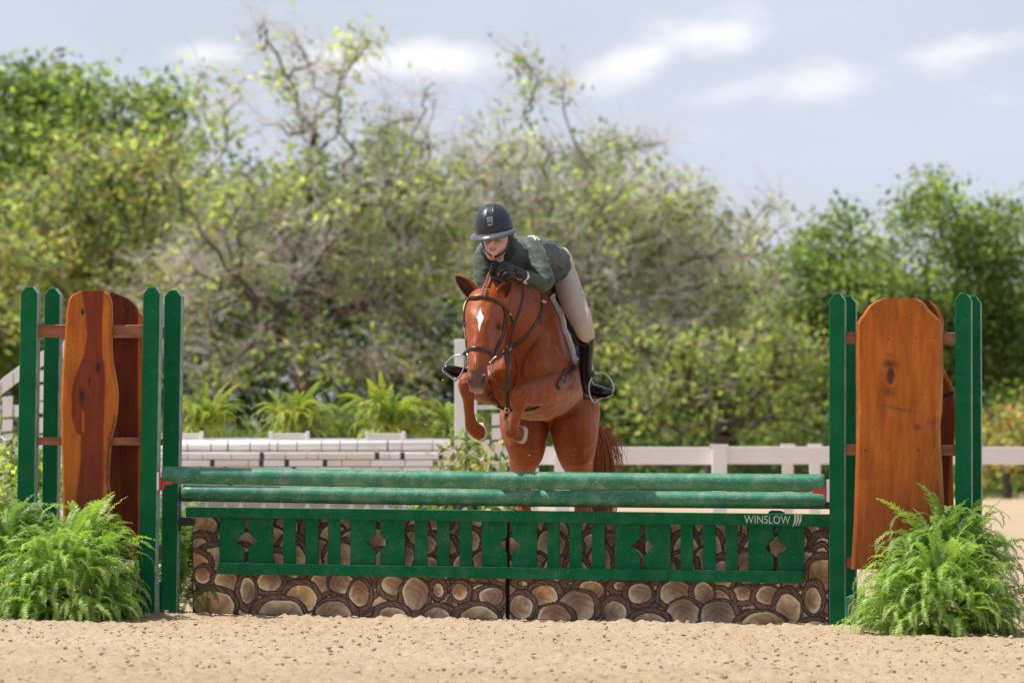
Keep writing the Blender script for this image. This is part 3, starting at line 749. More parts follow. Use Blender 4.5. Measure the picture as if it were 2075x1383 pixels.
# trunk
s.L([(1066, 748, .80, 78, 80), (1076, 754, 1.0, 88, 94), (1086, 754, 1.25, 99, 98), (1094, 758, 1.55, 97, 92), (1102, 764, 1.8, 90, 84), (1108, 772, 2.05, 92, 84), (1111, 784, 2.25, 84, 80), (1112, 800, 2.42, 56, 58)], (1, 0, 0), 4, 30)
s.L([(1088, 672, .95, 44, 60), (1100, 668, 1.2, 50, 62), (1104, 680, 1.6, 52, 60), (1108, 705, 1.95, 66, 55), (1110, 735, 2.2, 64, 50)], (1, 0, 0), 3)
# shoulders, breast
s.L([(1098, 640, 1.04, 22, 60), (1106, 690, .98, 35, 70), (1112, 735, .88, 35, 60), (1106, 780, .74, 31, 44)], (1, 0, 0), 4)
s.L([(1030, 640, 1.0, 22, 60), (1012, 690, .95, 34, 66), (1004, 745, .84, 36, 56), (998, 782, .72, 32, 42)], (1, 0, 0), 4)
s.L([(1094, 690, .80, 24, 40), (1084, 745, .68, 30, 36), (1074, 785, .72, 26, 30)], (1, 0, 0), 3); s.L([(1030, 700, .78, 26, 40), (1022, 755, .68, 30, 36), (1025, 788, .74, 26, 26)], (1, 0, 0), 3)
s.E(1052, 800, .85, 60, 70, 38)
# right-hand foreleg (picture right): shoulder point, forearm towards the lens, knee, cannon folded under
s.L([(1134, 776, .84, 30, 30), (1118, 785, .70, 34, 31), (1098, 791, .56, 31, 30), (1076, 796, .44, 25, 26), (1057, 800, .35, 20, 21)], (0, 1, 0), 4)
s.E(1104, 808, .62, 22, 26, 13); s.E(1122, 764, .68, 20, 26, 10, -.3)
s.L([(1056, 794, .36, 18, 18), (1051, 806, .32, 18.5, 19), (1051, 822, .34, 16, 16)], (1, 0, 0), 3); s.E(1046, 796, .28, 9, 8, 9); s.E(1064, 800, .29, 9, 8, 8); s.E(1043, 816, .29, 6, 6, 8)
s.L([(1052, 817, .35, 15.5, 16), (1050, 832, .40, 11.5, 13), (1045, 848, .47, 10, 12.5), (1041, 862, .54, 10.5, 13), (1038, 873, .59, 13.5, 15.5)], (1, 0, 0), 4)
s.E(1037, 876, .60, 14, 15, 12.5); s.E(1040, 868, .635, 8, 9, 8)
s.L([(1038, 874, .60, 14, 14), (1045, 879, .635, 15, 14.5), (1050, 879, .66, 16, 15.5)], (0, 1, 0), 3)
# left-hand foreleg
s.L([(990, 782, .86, 34, 36), (976, 784, .70, 28, 30), (960, 780, .55, 23, 24), (947, 776, .43, 18, 19)], (0, 1, 0), 4)
s.L([(946, 770, .43, 15.5, 17), (944, 780, .39, 15.5, 18), (946, 796, .41, 13.5, 16)], (1, 0, 0), 3); s.E(939, 772, .375, 8, 8, 9)
s.L([(946, 790, .42, 14, 16), (949, 810, .45, 11.5, 14), (951, 832, .50, 10.5, 12.5), (953, 850, .54, 11.5, 13.5), (955, 862, .57, 13, 15)], (1, 0, 0), 4)
s.E(957, 866, .58, 13.5, 15, 12.5); s.E(950, 869, .61, 6, 7, 6)
s.L([(958, 866, .58, 14, 14), (965, 872, .61, 16, 15.5), (971, 875, .635, 17.5, 17)], (0, 1, 0), 3)
# hind legs
s.L([(1072, 800, 2.10, 52, 62), (1062, 845, 2.02, 50, 74), (1064, 880, 1.98, 48, 66), (1066, 910, 2.02, 38, 50), (1060, 938, 2.14, 28, 36), (1056, 960, 2.26, 23, 30), (1056, 985, 2.34, 20, 27), (1060, 1008, 2.36, 16, 21), (1062, 1035, 2.34, 15, 17),
     (1063, 1075, 2.31, 14, 16), (1063, 1100, 2.30, 17, 19), (1062, 1118, 2.25, 16, 16), (1061, 1132, 2.22, 20, 22)], (1, 0, 0), 3, 22)
s.L([(1148, 800, 2.10, 52, 62), (1163, 845, 2.02, 49, 74), (1164, 880, 1.98, 48, 66), (1166, 910, 2.02, 41, 50), (1171, 938, 2.14, 31, 36), (1176, 960, 2.26, 25, 30), (1179, 985, 2.34, 20.5, 27), (1178, 1008, 2.36, 16, 21), (1178, 1035, 2.34, 15, 17),
     (1178, 1075, 2.31, 14, 16), (1178, 1100, 2.30, 17, 19), (1177, 1118, 2.25, 16, 16), (1176, 1132, 2.22, 20, 22)], (1, 0, 0), 3, 22)
s.E(1192, 830, 2.05, 24, 60, 60); s.E(1038, 835, 2.05, 24, 60, 60)
s.E(1110, 838, 1.7, 16, 40, 16); s.E(1112, 852, 2.05, 34, 50, 22)
horse_body, HB = s.make('body', M['coat'], .0068, 5, horse)
ruffle(horse_body, lambda p: .0035 * mnoise.noise(Vector((p.x * 11, p.y * 7, p.z * 8))) + .0030 * mnoise.noise(Vector((p.x * 26, p.y * 20, p.z * 17))))

# --- the strap helpers lay leather on the coat
def skin(px, py, off=0.0, bvh=None, maxd=40.):
    o = Vector((0, 0, EYE)); d = (W(px, py, D0) - o).normalized()
    hit = (bvh or HB).ray_cast(o, d, maxd)
    if hit[0] is None: return None, None
    return hit[0] + hit[1] * off, hit[1]
def near(px, py, dy, off=0.0, bvh=None):
    q = (bvh or HB).find_nearest(H(px, py, dy)); n = q[1]
    return q[0] + n * off, n
def lay(mb, pts, w, th, mode='skin', steps=6, off=None, bvh=None):
    """strap following picture points; 'near' points carry a depth and snap to the nearest skin"""
    R = catmull(pts, steps); P = []; N = []; o = th * .6 if off is None else off
    for r in R:
        if mode == 'skin': p, n = skin(r[0], r[1], o, bvh)
        else: p, n = near(r[0], r[1], r[2], o, bvh)
        if p is None: continue
        P.append(p); N.append(n)
    for _ in range(2):
        P = [P[0]] + [(P[i - 1] + P[i] * 2 + P[i + 1]) / 4 for i in range(1, len(P) - 1)] + [P[-1]]
        N = [N[0]] + [(N[i - 1] + N[i] * 2 + N[i + 1]).normalized() for i in range(1, len(N) - 1)] + [N[-1]]
    mb.strap(P, w, th, N); return P

# --- ears
M['ear_in'] = plain('ear lining', (.10, .035, .018), .8, var=.3, vs=60)
def ear(base, tip, w, opn, name_side):
    """base, tip: (px,py,dy); opn: direction the opening faces"""
    b = H(*base); t = H(*tip); ax = (t - b); Ln = ax.length; ax.normalize()
    o = Vector(opn); o = (o - ax * o.dot(ax)).normalized(); sdv = ax.cross(o).normalized()
    def shell(scale, back, mat, nm, parent):
        V = []; F = []; NT, NS = 14, 14
        for i in range(NT + 1):
            u = i / NT; wd = w * (math.sin(math.pi * min(1, .22 + .78 * u) ** 1.15) ** .75 if u < 1 else 0.02) * scale
            if u < .12: wd *= .8 + .2 * u / .12
            ang = 2.35 - .75 * u
            c = b + ax * (Ln * u) - o * (wd * .25) + sdv * (.004 * math.sin(u * 3)) + o * (-.008 * math.sin(u * math.pi))
            for j in range(NS + 1):
                a = -ang + 2 * ang * j / NS
                V.append(c + (sdv * math.sin(a) - o * math.cos(a) * .8) * wd + o * back)
        for i in range(NT):
            for j in range(NS):
                k = i * (NS + 1) + j; F.append((k, k + 1, k + NS + 2, k + NS + 1))
        mb = MB(); mb.add(V, F, True); off = abs_loc(parent)
        ob = mb.obj(nm, mat, parent, fixn=False)
        sm = ob.modifiers.new('thickness', 'SOLIDIFY'); sm.thickness = .004; sm.offset = 0
        return ob
    e = shell(1, 0, M['coat'], 'ear', horse); shell(.87, .002, M['ear_in'], 'ear_lining', e)
ear((963, 606, .40), (923, 559, .36), .041, (-.42, -1, -.35), 'l')
ear((1007, 610, .40), (1036, 570, .36), .041, (.75, -1, .0), 'r')

# --- eyes, nostrils, hooves
M['eye'] = plain('dark eye', (.012, .007, .005), .06); M['nostril'] = plain('nostril dark', (.012, .008, .007), .7)
M['lid'] = plain('eyelid skin', (.055, .022, .014), .45)
for (x, y) in ((1010, 661.5), (942.5, 657)):
    p, n = skin(x, y, -.004 if x > 980 else -.012)
    ax = (n + Vector((0, -.5, 0))).normalized(); ux = Vector((0, 0, 1)).cross(ax).normalized(); ux = (ux + Vector((0, 0, -.35 if x > 980 else .35))).normalized(); ux = (ux - ax * ux.dot(ax)).normalized(); uz = ux.cross(ax) * -1
    if uz.z < 0: uz = -uz
    mb = MB(); mb.ball(p, (.023, .016, .0140), 16, 10, (ux, ax, uz)); ob = mb.obj('eye', M['eye'], horse)
    mb = MB(); mb.tube([p + ax * .006 + ux * .020 * math.cos(a) + uz * (.004 + .0095 * math.sin(a)) for a in [math.pi * k / 10 for k in range(11)]], [.002 + .004 * math.sin(math.pi * k / 10) for k in range(11)], 8); mb.obj('eyelid', M['coat'], horse)
    mb = MB(); mb.tube([p + ax * .005 + ux * .019 * math.cos(a) + uz * (-.001 + .0105 * math.sin(a)) for a in [math.pi + math.pi * k / 10 for k in range(11)]], [.0015 + .002 * math.sin(math.pi * k / 10) for k in range(11)], 8); mb.obj('eyelid', M['lid'], horse)
for (x, y, rx, rz, rot) in ((978.5, 768, 3.9, 9.0, -.30), (950, 770, 1.7, 6.5, .3)):
    p, n = skin(x, y, 0); k = 1 / sc(D0)
    tz = Vector((math.sin(-rot), 0, math.cos(rot))); tz = (tz - n * tz.dot(n)).normalized(); tx = tz.cross(n)
    mb = MB(); mb.ball(p - n * .001, (rx * k, .0035, rz * k), 16, 8, (tx, n, tz)); mb.obj('nostril', M['nostril'], horse)
def hoof_mat():
    m = NM('pale hoof'); g = m.noise(40, 4, .6, (1, 1, .25)); m.set(Base_Color=m.mix(m.ramp(g, .3, .7), (.52, .42, .31), (.70, .62, .50)), Roughness=.55); m.bump(g, .3, .003); return m.m
M['hoof'] = hoof_mat(); M['shoe'] = plain('worn steel', (.30, .29, .28), .4, .8)
def hoof(cx, cy, dy, ax, r0, r1, ln, pale=True):
    """short flared cylinder: from coronet at (cx,cy,dy) along ax, with frog side and a steel shoe"""
    c = H(cx, cy, dy); ax = Vector(ax).normalized(); k = 1 / sc(D0 + dy)
    mb = MB(); mb.tube([c - ax * .006, c, c + ax * ln * k * .5, c + ax * ln * k, c + ax * (ln + .3) * k], [r0 * k * .9, r0 * k, (r0 + r1) / 2 * k, r1 * k, r1 * k * .86], 22)
    o = mb.obj('hoof', M['hoof'], horse)
    sh = MB(); e = c + ax * (ln + 1.0) * k; u = ax.cross(Vector((0, 0, 1))).normalized(); v = ax.cross(u)
    sh.tube([e + (u * math.cos(a) + v * math.sin(a)) * r1 * k * .84 for a in [.5 + (2 * math.pi - 1.0) * i / 18 for i in range(19)]], 1.9 * k, 6, flat=.6); sh.obj('horseshoe', M['shoe'], o)
hoof(1050, 879, .665, (.85, .40, -.12), 16.5, 18.5, 13); hoof(971, 874, .64, (.80, .48, -.14), 18, 20, 10)
hoof(1060, 1140, 2.20, (0, -.35, -1), 19, 22, 22); hoof(1176, 1140, 2.20, (0, -.35, -1), 19, 22, 22)

# --- plaited mane, forelock plait, tail, whiskers
def hair_mat(name, a, b):
    m = NM(name); g = m.noise(220, 3, .6, (1, 1, .2)); m.set(Base_Color=m.mix(m.ramp(g, .3, .7), a, b), Roughness=.42, Sheen_Weight=.1); m.bump(g, .5, .002); return m.m
M['mane'] = hair_mat('plaited chestnut hair', (.15, .034, .012), (.33, .10, .040)); M['tail'] = hair_mat('tail hair', (.20, .048, .014), (.50, .17, .055))
mb = MB(); path = catmull([(984, 588, .36), (992, 576, .44), (1001, 563, .54), (1013, 549, .62)], 9)
for i, r in enumerate(path):
    p, n = near(r[0], r[1] - 6, r[2], .006); k = 1 / sc(D0 + r[2])
    mb.ball(p + EX * (2.2 if i % 2 else -2.2) * k, (4.8 * k, 5 * k, 2.6 * k), 10, 6, (Vector((.8, 0, .6 if i % 2 else -.6)), Vector((0, 1, 0)), Vector((-.6 if i % 2 else .6, 0, .8))))
mb.obj('mane_plait', M['mane'], horse)
mb = MB()
for i in range(12):
    x, y = 983 - i * .4 + (1.7 if i % 2 else -1.7), 586 + i * 1.55; p, n = skin(x, y, .005)
    if p: mb.ball(p, (.0115, .009, .0065), 10, 6, (Vector((.85, 0, .5 if i % 2 else -.5)), Vector((0, 1, 0)), Vector((-.5 if i % 2 else .5, 0, .85))))
mb.obj('forelock_plait', M['mane'], horse)
rt = random.Random(11); mb = MB()
def strand(pts, r0):
    P = [H(*r) for r in catmull(pts, 4)]; N = len(P) - 1
    mb.tube(P, [r0 * (1 - .85 * (i / N) ** 2) for i in range(N + 1)], 4, cap=False)
for i in range(420):
    u = rt.random(); g = rt.gauss(0, 1); v = rt.random()
    x1 = 1206 + 22 * u + g * 3; dep = 2.45 + .12 * rt.random()
    strand([(1150 + 20 * u, 770 + 10 * v, 2.42), (1188 + 14 * u, 830 + 16 * v, dep), (x1, 885 + 12 * v, dep), (1205 + 34 * u + g * 4, 940 + 8 * v, dep + .03), (1200 + 42 * u + g * 6, 990, dep + .02), (1196 + 42 * u + g * 7, 1040 + 16 * v, dep), (1200 + 32 * u + g * 9, 1070 + 40 * v, dep)], .0026)
for i in range(110):     # flyaway strands lifted to the right
    u = rt.random(); g = rt.gauss(0, 1); v = rt.random(); ex = 1228 + 30 * u + 6 * g
    strand([(1186, 850 + 20 * v, 2.45), (1205, 862 + 40 * v, 2.5), (ex - 12, 866 + 55 * v * u + 10 * v, 2.5), (ex, 880 + 60 * v + 4 * g, 2.5), (ex + 4 + 3 * g, 900 + 75 * v, 2.52), (ex + 2 + 8 * g * v, 925 + 80 * v, 2.52)], .0017)
mb.obj('tail', M['tail'], horse, fixn=False)
M['whisker'] = plain('pale whisker', (.55, .40, .28), .5)
mb = MB()
for i in range(30):
    a = rt.uniform(-.3, 2.6); x = 968 + 20 * math.cos(a); y = 780 + 12 * math.sin(a); p, n = skin(x, y, -.001)
    if p is None: continue
    d = (n + Vector((rt.uniform(-.4, .4) + .3 * math.cos(a), 0, -.4))).normalized(); l = rt.uniform(.008, .022)
    mb.tube([p, p + d * l * .5, p + d * l + EZ * -.003], [.0006, .0005, .0002], 3, cap=False)
mb.obj('whiskers', M['whisker'], horse, fixn=False)
# ================================================================== saddle, pad, bridle, martingale
def leather(name, a, b, rough=.38):
    m = NM(name); g = m.noise(14, 5, .6); m.set(Base_Color=m.mix(m.ramp(g, .3, .7), a, b), Roughness=m.ramp(g, .3, .7, rough - .06, rough + .1))
    m.bump(m.noise(220, 4), .15, .002); return m.m
M['brown_leather'] = leather('dark brown leather', (.030, .013, .010), (.075, .033, .025), .34)
M['black_leather'] = leather('black leather', (.010, .0085, .009), (.022, .019, .019), .33)
M['steel'] = plain('bright steel', (.50, .49, .46), .30, 1., .05)
def fleece_mat():
    m = NM('white fleece'); g = m.noise(130, 5, .7); m.set(Base_Color=m.mix(m.ramp(g, .3, .7), (.78, .75, .73), (.93, .91, .90)), Roughness=.95, Sheen_Weight=.3); m.bump(g, 1., .008); return m.m
M['fleece'] = fleece_mat()

# the trunk the tack lies on: sweep a front edge of the pad back along the flank
def flank_sheet(edge, back, nrow, ncol, off, dyb):
    """edge: front edge picture points (px, py, dy) snapped to the coat; back: shift (dx, dy, depth) to the rear edge"""
    E_ = catmull(edge, max(1, nrow // (len(edge) - 1))); V = []; N = []
    for r in E_:
        for j in range(ncol + 1):
            t = j / ncol; p, n = near(r[0] + back[0] * t, r[1] + back[1] * t, r[2] + back[2] * t, off); V.append(p); N.append(n)
    return V, N, len(E_), ncol + 1
def sheet_obj(V, N, nr, nc, th, name, mat, parent):
    mb = MB(); B_ = [v - n * th for v, n in zip(V, N)]; L = nr * nc
    F = []
    for i in range(nr - 1):
        for j in range(nc - 1):
            k = i * nc + j; F.append((k, k + 1, k + nc + 1, k + nc)); F.append((L + k, L + k + nc, L + k + nc + 1, L + k + 1))
    ring = [j for j in range(nc)] + [i * nc + nc - 1 for i in range(1, nr)] + [(nr - 1) * nc + j for j in range(nc - 2, -1, -1)] + [i * nc for i in range(nr - 2, 0, -1)]
    for q in range(len(ring)):
        a, b = ring[q], ring[(q + 1) % len(ring)]; F.append((a, a + L, b + L, b))
    mb.add(V + B_, F, True); return mb.obj(name, mat, parent)

SR = H(1105, 600, 1.3)
pad = empty('saddle_pad', SR, 'white fleece edged saddle pad under the black saddle on the chestnut horse', 'saddle pad')
saddle = empty('saddle', SR, 'black jumping saddle under the rider in beige breeches, steel stirrups', 'saddle')
for sd, edge in ((1, [(1104, 594, 1.04), (1121, 606, 1.04), (1134, 632, 1.03), (1148, 660, 1.02), (1157, 690, 1.01), (1159, 712, 1.0), (1152, 730, .99), (1144, 738, .98)]),
                 (-1, [(1104, 594, 1.04), (1085, 606, 1.04), (1060, 632, 1.03), (1036, 660, 1.02), (1016, 690, 1.01), (1004, 712, 1.0), (1000, 730, .99), (1002, 738, .98)])):
    V, N, a, b = flank_sheet(edge, (-2 * sd, 0, .52), 28, 14, .006, 0); sheet_obj(V, N, a, b, .010, 'pad_panel', M['fleece'], pad)
    Ee = catmull(edge, 6); P = []
    for r in Ee: p, n = near(r[0], r[1], r[2], .008); P.append(p)
    rr_ = random.Random(3 + sd)
    mb = MB(); fine_p = []
    for i in range(len(P) - 1):
        for t in (0, .5): fine_p.append(P[i].lerp(P[i + 1], t))
    mb.tube(fine_p, [.0175 + .0018 * rr_.random() for _ in fine_p], 12)
    for q in range(500):
        p = fine_p[rr_.randrange(len(fine_p))] + Vector((rr_.gauss(0, 1), rr_.gauss(0, 1), rr_.gauss(0, 1))).normalized() * .0172
        mb.ball(p, .003 + .002 * rr_.random(), 5, 4)
    mb.obj('fleece_edge', M['fleece'], pad, fixn=False)
    # saddle flap: a curved slab a little further back and outside
    edge2 = [(1104 + sd * 10, 598, 1.12), (1104 + sd * 27, 615, 1.12), (1104 + sd * 42, 640, 1.10), (1104 + sd * 54, 668, 1.09), (1104 + sd * 62, 700, 1.09), (1104 + sd * 62, 725, 1.10), (1104 + sd * 56, 752, 1.12)]
    V, N, a, b = flank_sheet(edge2, (0, 0, .36), 24, 10, .040, 0); fl = sheet_obj(V, N, a, b, .022, 'flap', M['black_leather'], saddle)
    Ee = catmull(edge2, 5); P = [near(*r, .047)[0] for r in Ee]; mb = MB(); mb.tube(P, .007, 8); mb.obj('flap_roll', M['black_leather'], fl)
    V, N, a, b = flank_sheet([(1104 + sd * 66, 735, 1.16), (1104 + sd * 66, 752, 1.16)], (0, 0, .12), 2, 4, .046, 0); sheet_obj(V, N, a, b, .006, 'pad_tab', M['fleece'], pad)
# seat: pommel, dip, cantle
st = [(H(1104, 590, 1.02), .055, .035), (H(1104, 585, 1.10), .08, .04), (H(1105, 590, 1.2), .10, .035), (H(1106, 592, 1.32), .13, .035), (H(1107, 588, 1.45), .15, .04), (H(1108, 576, 1.54), .14, .045)]
mb = MB(); mb.loft([(c, Vector((a, 0, 0)), Vector((0, 0, b))) for c, a, b in st], 20); mb.obj('seat', M['black_leather'], saddle)

# stirrups: leather strap, iron
def iron(parent, top, bl, br, dy):
    """top, bottom-left, bottom-right of the iron in picture px"""
    mb = MB(); t = H(top[0], top[1], dy); l = H(bl[0], bl[1], dy - .02); r = H(br[0], br[1], dy + .03)
    mid = (l + r) / 2; up = (t - mid); ac = (r - l)
    def arc(s): # from top to a foot of the iron
        return [t, t + ac * .20 * s - up * .03, t + ac * .44 * s - up * .22, t + ac * .58 * s - up * .52, mid + ac * .58 * s + up * .20, mid + ac * .50 * s]
    for sgn in (-1, 1):
        P = [Vector(p) for p in catmull([tuple(v) for v in arc(sgn)], 6)]; mb.tube(P, [.0042 + .002 * i / len(P) for i in range(len(P))], 8)
    o = mb.obj('stirrup_iron', M['steel'], parent)
    tr = MB(); ax = ac.normalized(); tr.box(mid + up.normalized() * .004, ac.length * 1.06, .030, .008, ax, Vector((0, 1, 0)), up.normalized()); tr.obj('tread', M['steel'], o, bevel=.002)
    eye = MB(); eye.box(t + up.normalized() * .004, .036, .010, .012, ax, Vector((0, 1, 0)), up.normalized()); eye.obj('leather_loop', M['steel'], o, bevel=.002)
iron(saddle, (1206, 758), (1206, 816), (1243, 792), .98)
iron(saddle, (936, 722), (921, 772), (897, 752), .90)
mb = MB(); mb.strap([H(1166, 700, 1.02), H(1172, 718, .99), H(1188, 742, .965), H(1204, 762, .965)], .024, .004, [(.6, -1, 0)] * 4); mb.obj('stirrup_leather', M['black_leather'], saddle)
mb = MB(); mb.strap([H(985, 660, 1.0), H(965, 690, .95), H(945, 712, .91), H(937, 724, .90)], .024, .004, [(-.3, -1, 0)] * 4); mb.obj('stirrup_leather', M['black_leather'], saddle)
# girth: a ring of leather round the barrel just behind the elbows
ring = []
for i in range(49):
    a = math.radians(-152 + 124 * i / 48 + (0)); ring.append((1078 + 140 * math.cos(a), 745 - 140 * math.sin(a) * 1.0, 1.06))
def snap_ring(cx, cy, dy, a0, a1, n, off, tilt=0.):
    P = []; Nn = []
    c = H(cx, cy, dy)
    for i in range(n):
        a = math.radians(a0 + (a1 - a0) * i / (n - 1)); d = Vector((math.cos(a), tilt * math.sin(a), math.sin(a))).normalized()
        h = HB.ray_cast(c + d * 1.2, -d, 1.2)
        if h[0] is None: continue
        P.append(h[0] + d * off); Nn.append(d)
    for _ in range(3): P = [P[0]] + [(P[i - 1] + P[i] * 2 + P[i + 1]) / 4 for i in range(1, len(P) - 1)] + [P[-1]]
    return P, Nn
M['girth'] = leather('reddish brown girth leather', (.055, .020, .013), (.10, .038, .026), .4)
for pts in ([(1159, 738), (1152, 750), (1144, 762), (1137, 773), (1130, 784)],):
    mb = MB(); lay(mb, pts, .040, .010, 'skin', 8, .006); g_o = mb.obj('girth', M['girth'], saddle)
    for q in (-3.2, 3.2):
        mb = MB(); lay(mb, [(x + q, y + q * .6) for x, y in pts[:4]], .011, .004, 'skin', 6, .014); mb.obj('girth_strap', M['brown_leather'], g_o)

# martingale / breast strap
mart = empty('martingale', H(1030, 706, .5), 'dark leather running martingale round the chestnut horse neck with a strap to the girth', 'martingale')
mb = MB(); lay(mb, [(1096, 592), (1099, 608), (1098, 628), (1088, 650), (1074, 672), (1058, 688), (1042, 699), (1032, 704)], .021, .005); mb.obj('neck_strap', M['brown_leather'], mart)
p, n = skin(1098, 612, .012); mb = MB(); mb.box(p, .026, .008, .02, Vector((.9, 0, -.3)), n, n.cross(Vector((.9, 0, -.3))).normalized()); mb.obj('buckle', M['steel'], mart)
p, n = skin(1092, 640, .012); mb = MB(); mb.strap([p, p + Vector((.004, -.006, -.02)), p + Vector((.006, -.006, -.05))], .010, .003, n); mb.obj('strap_end', M['brown_leather'], mart)
yk = [H(1031, 706, .46), H(1029, 730, .44), H(1029, 760, .45), H(1028, 795, .50), H(1028, 826, .56)]
mb = MB(); mb.strap([Vector(v) for v in catmull([tuple(v) for v in yk], 5)], .020, .004, [(0.1, -1, 0)] * 40); mb.obj('chest_strap', M['brown_leather'], mart)
def ring_obj(name, c, r, rad, mat, parent, nrm=(0, -1, 0)):
    n = Vector(nrm).normalized(); u = n.cross(Vector((0, 0, 1))).normalized(); v = n.cross(u)
    mb = MB(); mb.tube([c + (u * math.cos(a) + v * math.sin(a)) * r for a in [2 * math.pi * i / 20 for i in range(21)]], rad, 8); return mb.obj(name, mat, parent)
ring_obj('ring', H(1027, 831, .555), .013, .0028, M['steel'], mart); ring_obj('ring', H(1031, 705, .43), .012, .003, M['steel'], mart, (.3, -1, .2))
mb = MB(); mb.strap([H(1028, 834, .565), H(1024, 850, .72), H(1030, 862, .95)], .022, .005, [(0, -1, -.5)] * 3); mb.obj('belly_strap', M['brown_leather'], mart)
P2 = []
for r in catmull([(991, 797), (1000, 812), (1013, 824), (1030, 830), (1046, 832), (1060, 831), (1076, 829), (1090, 825)], 5):
    p, n = skin(r[0], r[1], .006)
    if p is not None and p.y > D0 + .62: P2.append((p, n))
if len(P2) > 3:
    mb = MB(); mb.strap([a for a, b in P2], .028, .008, [b for a, b in P2]); mb.obj('girth', M['girth'], saddle)

# bridle
bri = empty('bridle', H(980, 606, .3), 'brown leather bridle with padded browband, noseband and steel D ring bit', 'bridle')
def bstrap(name, pts, w, th, mat='brown_leather', mode='skin', off=None, par=None):
    mb = MB(); lay(mb, pts, w, th, mode, 6, off); return mb.obj(name, M[mat], par or bri)
bstrap('browband', [(949, 609), (951, 605), (962, 604), (976, 603), (990, 606), (1003, 611), (1014, 617), (1020, 621)], .016, .009)
bstrap('browband_piping', [(951, 604.5), (962, 603.5), (976, 602.5), (990, 605.5), (1003, 610.5), (1014, 616)], .004, .004, 'brown_leather', 'skin', .013)
bstrap('headpiece', [(972, 585, .40), (977, 577, .44), (986, 574, .47), (996, 577, .47), (1006, 586, .45)], .014, .005, 'black_leather', 'near')
bstrap('cheekpiece', [(1020, 618), (1022, 634), (1020, 655), (1018, 672), (1012, 690), (1006, 704), (1002, 716), (1000, 728)], .014, .006, 'black_leather')
bstrap('cheekpiece', [(1024, 636), (1024.5, 655), (1022, 673), (1016, 691), (1009, 706)], .009, .005, 'black_leather')
bstrap('cheekpiece', [(947, 610), (941, 630), (940.5, 660), (944.5, 685), (946.5, 708), (947, 722)], .013, .006, 'black_leather')
bstrap('throatlatch', [(1022, 620), (1030, 632), (1037, 645), (1040, 654)], .010, .005, 'black_leather')
p, n = skin(1031, 634, .008); mb = MB(); mb.box(p, .020, .006, .014, Vector((.6, 0, -.8)), n, n.cross(Vector((.6, 0, -.8))).normalized()); mb.obj('buckle', M['steel'], bri, bevel=.002)
bstrap('noseband', [(947, 710), (952, 707), (962, 706), (975, 707.5), (986, 710.5), (995, 714), (1002, 719)], .025, .008)
bstrap('noseband_padding', [(949, 708.5), (962, 705), (975, 706.5), (986, 709.5), (995, 713)], .010, .006, 'brown_leather', 'skin', .010)
# D ring bit
for pts, dy in (([(993, 733), (1000, 726), (1006, 722)], 0), ([(1006.5, 736), (1002, 746), (997, 753)], 0), ([(993, 733), (995, 743), (997, 753)], 0)):
    mb = MB(); P = [H(x, y, .075) for x, y in pts]; mb.tube([Vector(v) for v in catmull([tuple(v) for v in P], 5)], .0036, 8); mb.obj('bit_ring', M['steel'], bri)
mb = MB(); mb.ball(H(993, 745, .07), .007, 10, 8); mb.ball(H(992.5, 734, .07), .006, 10, 8); mb.ball(H(997, 753, .07), .0065, 10, 8); mb.obj('bit_joint', M['steel'], bri)
mb = MB(); mb.tube([H(946.5, 716, .10), H(949, 724, .095), H(950, 730, .095)], .0042, 8); mb.obj('bit_ring', M['steel'], bri)
# reins: from the hand down the neck to the martingale ring and forward to the bit; loose ends hang in a loop
rein = [H(1030, 559, .50), H(1040, 561, .47), H(1052, 566, .44), H(1059, 580, .42), H(1059, 602, .42), H(1052, 630, .42), H(1043, 655, .42), H(1037, 682, .42), H(1032, 704, .42), H(1020, 716, .28), H(1008, 728, .10)]
mb = MB(); P = [Vector(v) for v in catmull([tuple(v) for v in rein], 7)]; mb.strap(P, .015, .006, [(.4, -1, .1)] * len(P)); r_o = mb.obj('rein', M['black_leather'], bri)
mb = MB()
for i in range(6, len(P) - 24, 1):
    if i % 2: mb.box(P[i] + Vector((0, -.004, 0)), .019, .004, .004, Vector((.9, 0, .4)), Vector((0, 1, 0)), Vector((-.4, 0, .9)))
mb.obj('rein_lacing', M['brown_leather'], r_o)
for lp, w in (([H(1025, 708, .30), H(1026, 730, .26), H(1030, 752, .25), H(1032, 772, .26), H(1028, 786, .27), H(1021, 790, .26)], .020), ([H(998, 755, .08), H(1002, 768, .12), H(1010, 781, .19), H(1021, 790, .26)], .014)):
    mb = MB(); P = [Vector(v) for v in catmull([tuple(v) for v in lp], 6)]; mb.strap(P, w, .004, [(.35, -1, .45)] * len(P)); mb.obj('rein', M['brown_leather'], bri)
mb = MB(); P = [H(1037, 648, .44), H(1040, 655, .42), H(1036, 662, .41)]; mb.strap(P, .012, .005, [(.3, -1, 0)] * 3); mb.obj('strap_end', M['black_leather'], bri)
rein = [H(1004, 548, .55), H(985, 560, .62), H(958, 600, .60), H(948, 660, .45), H(946, 705, .25), H(947, 722, .12)]
mb = MB(); P = [Vector(v) for v in catmull([tuple(v) for v in rein], 6)]; mb.strap(P, .014, .005, [(-.6, -1, .1)] * len(P)); mb.obj('rein', M['black_leather'], bri)
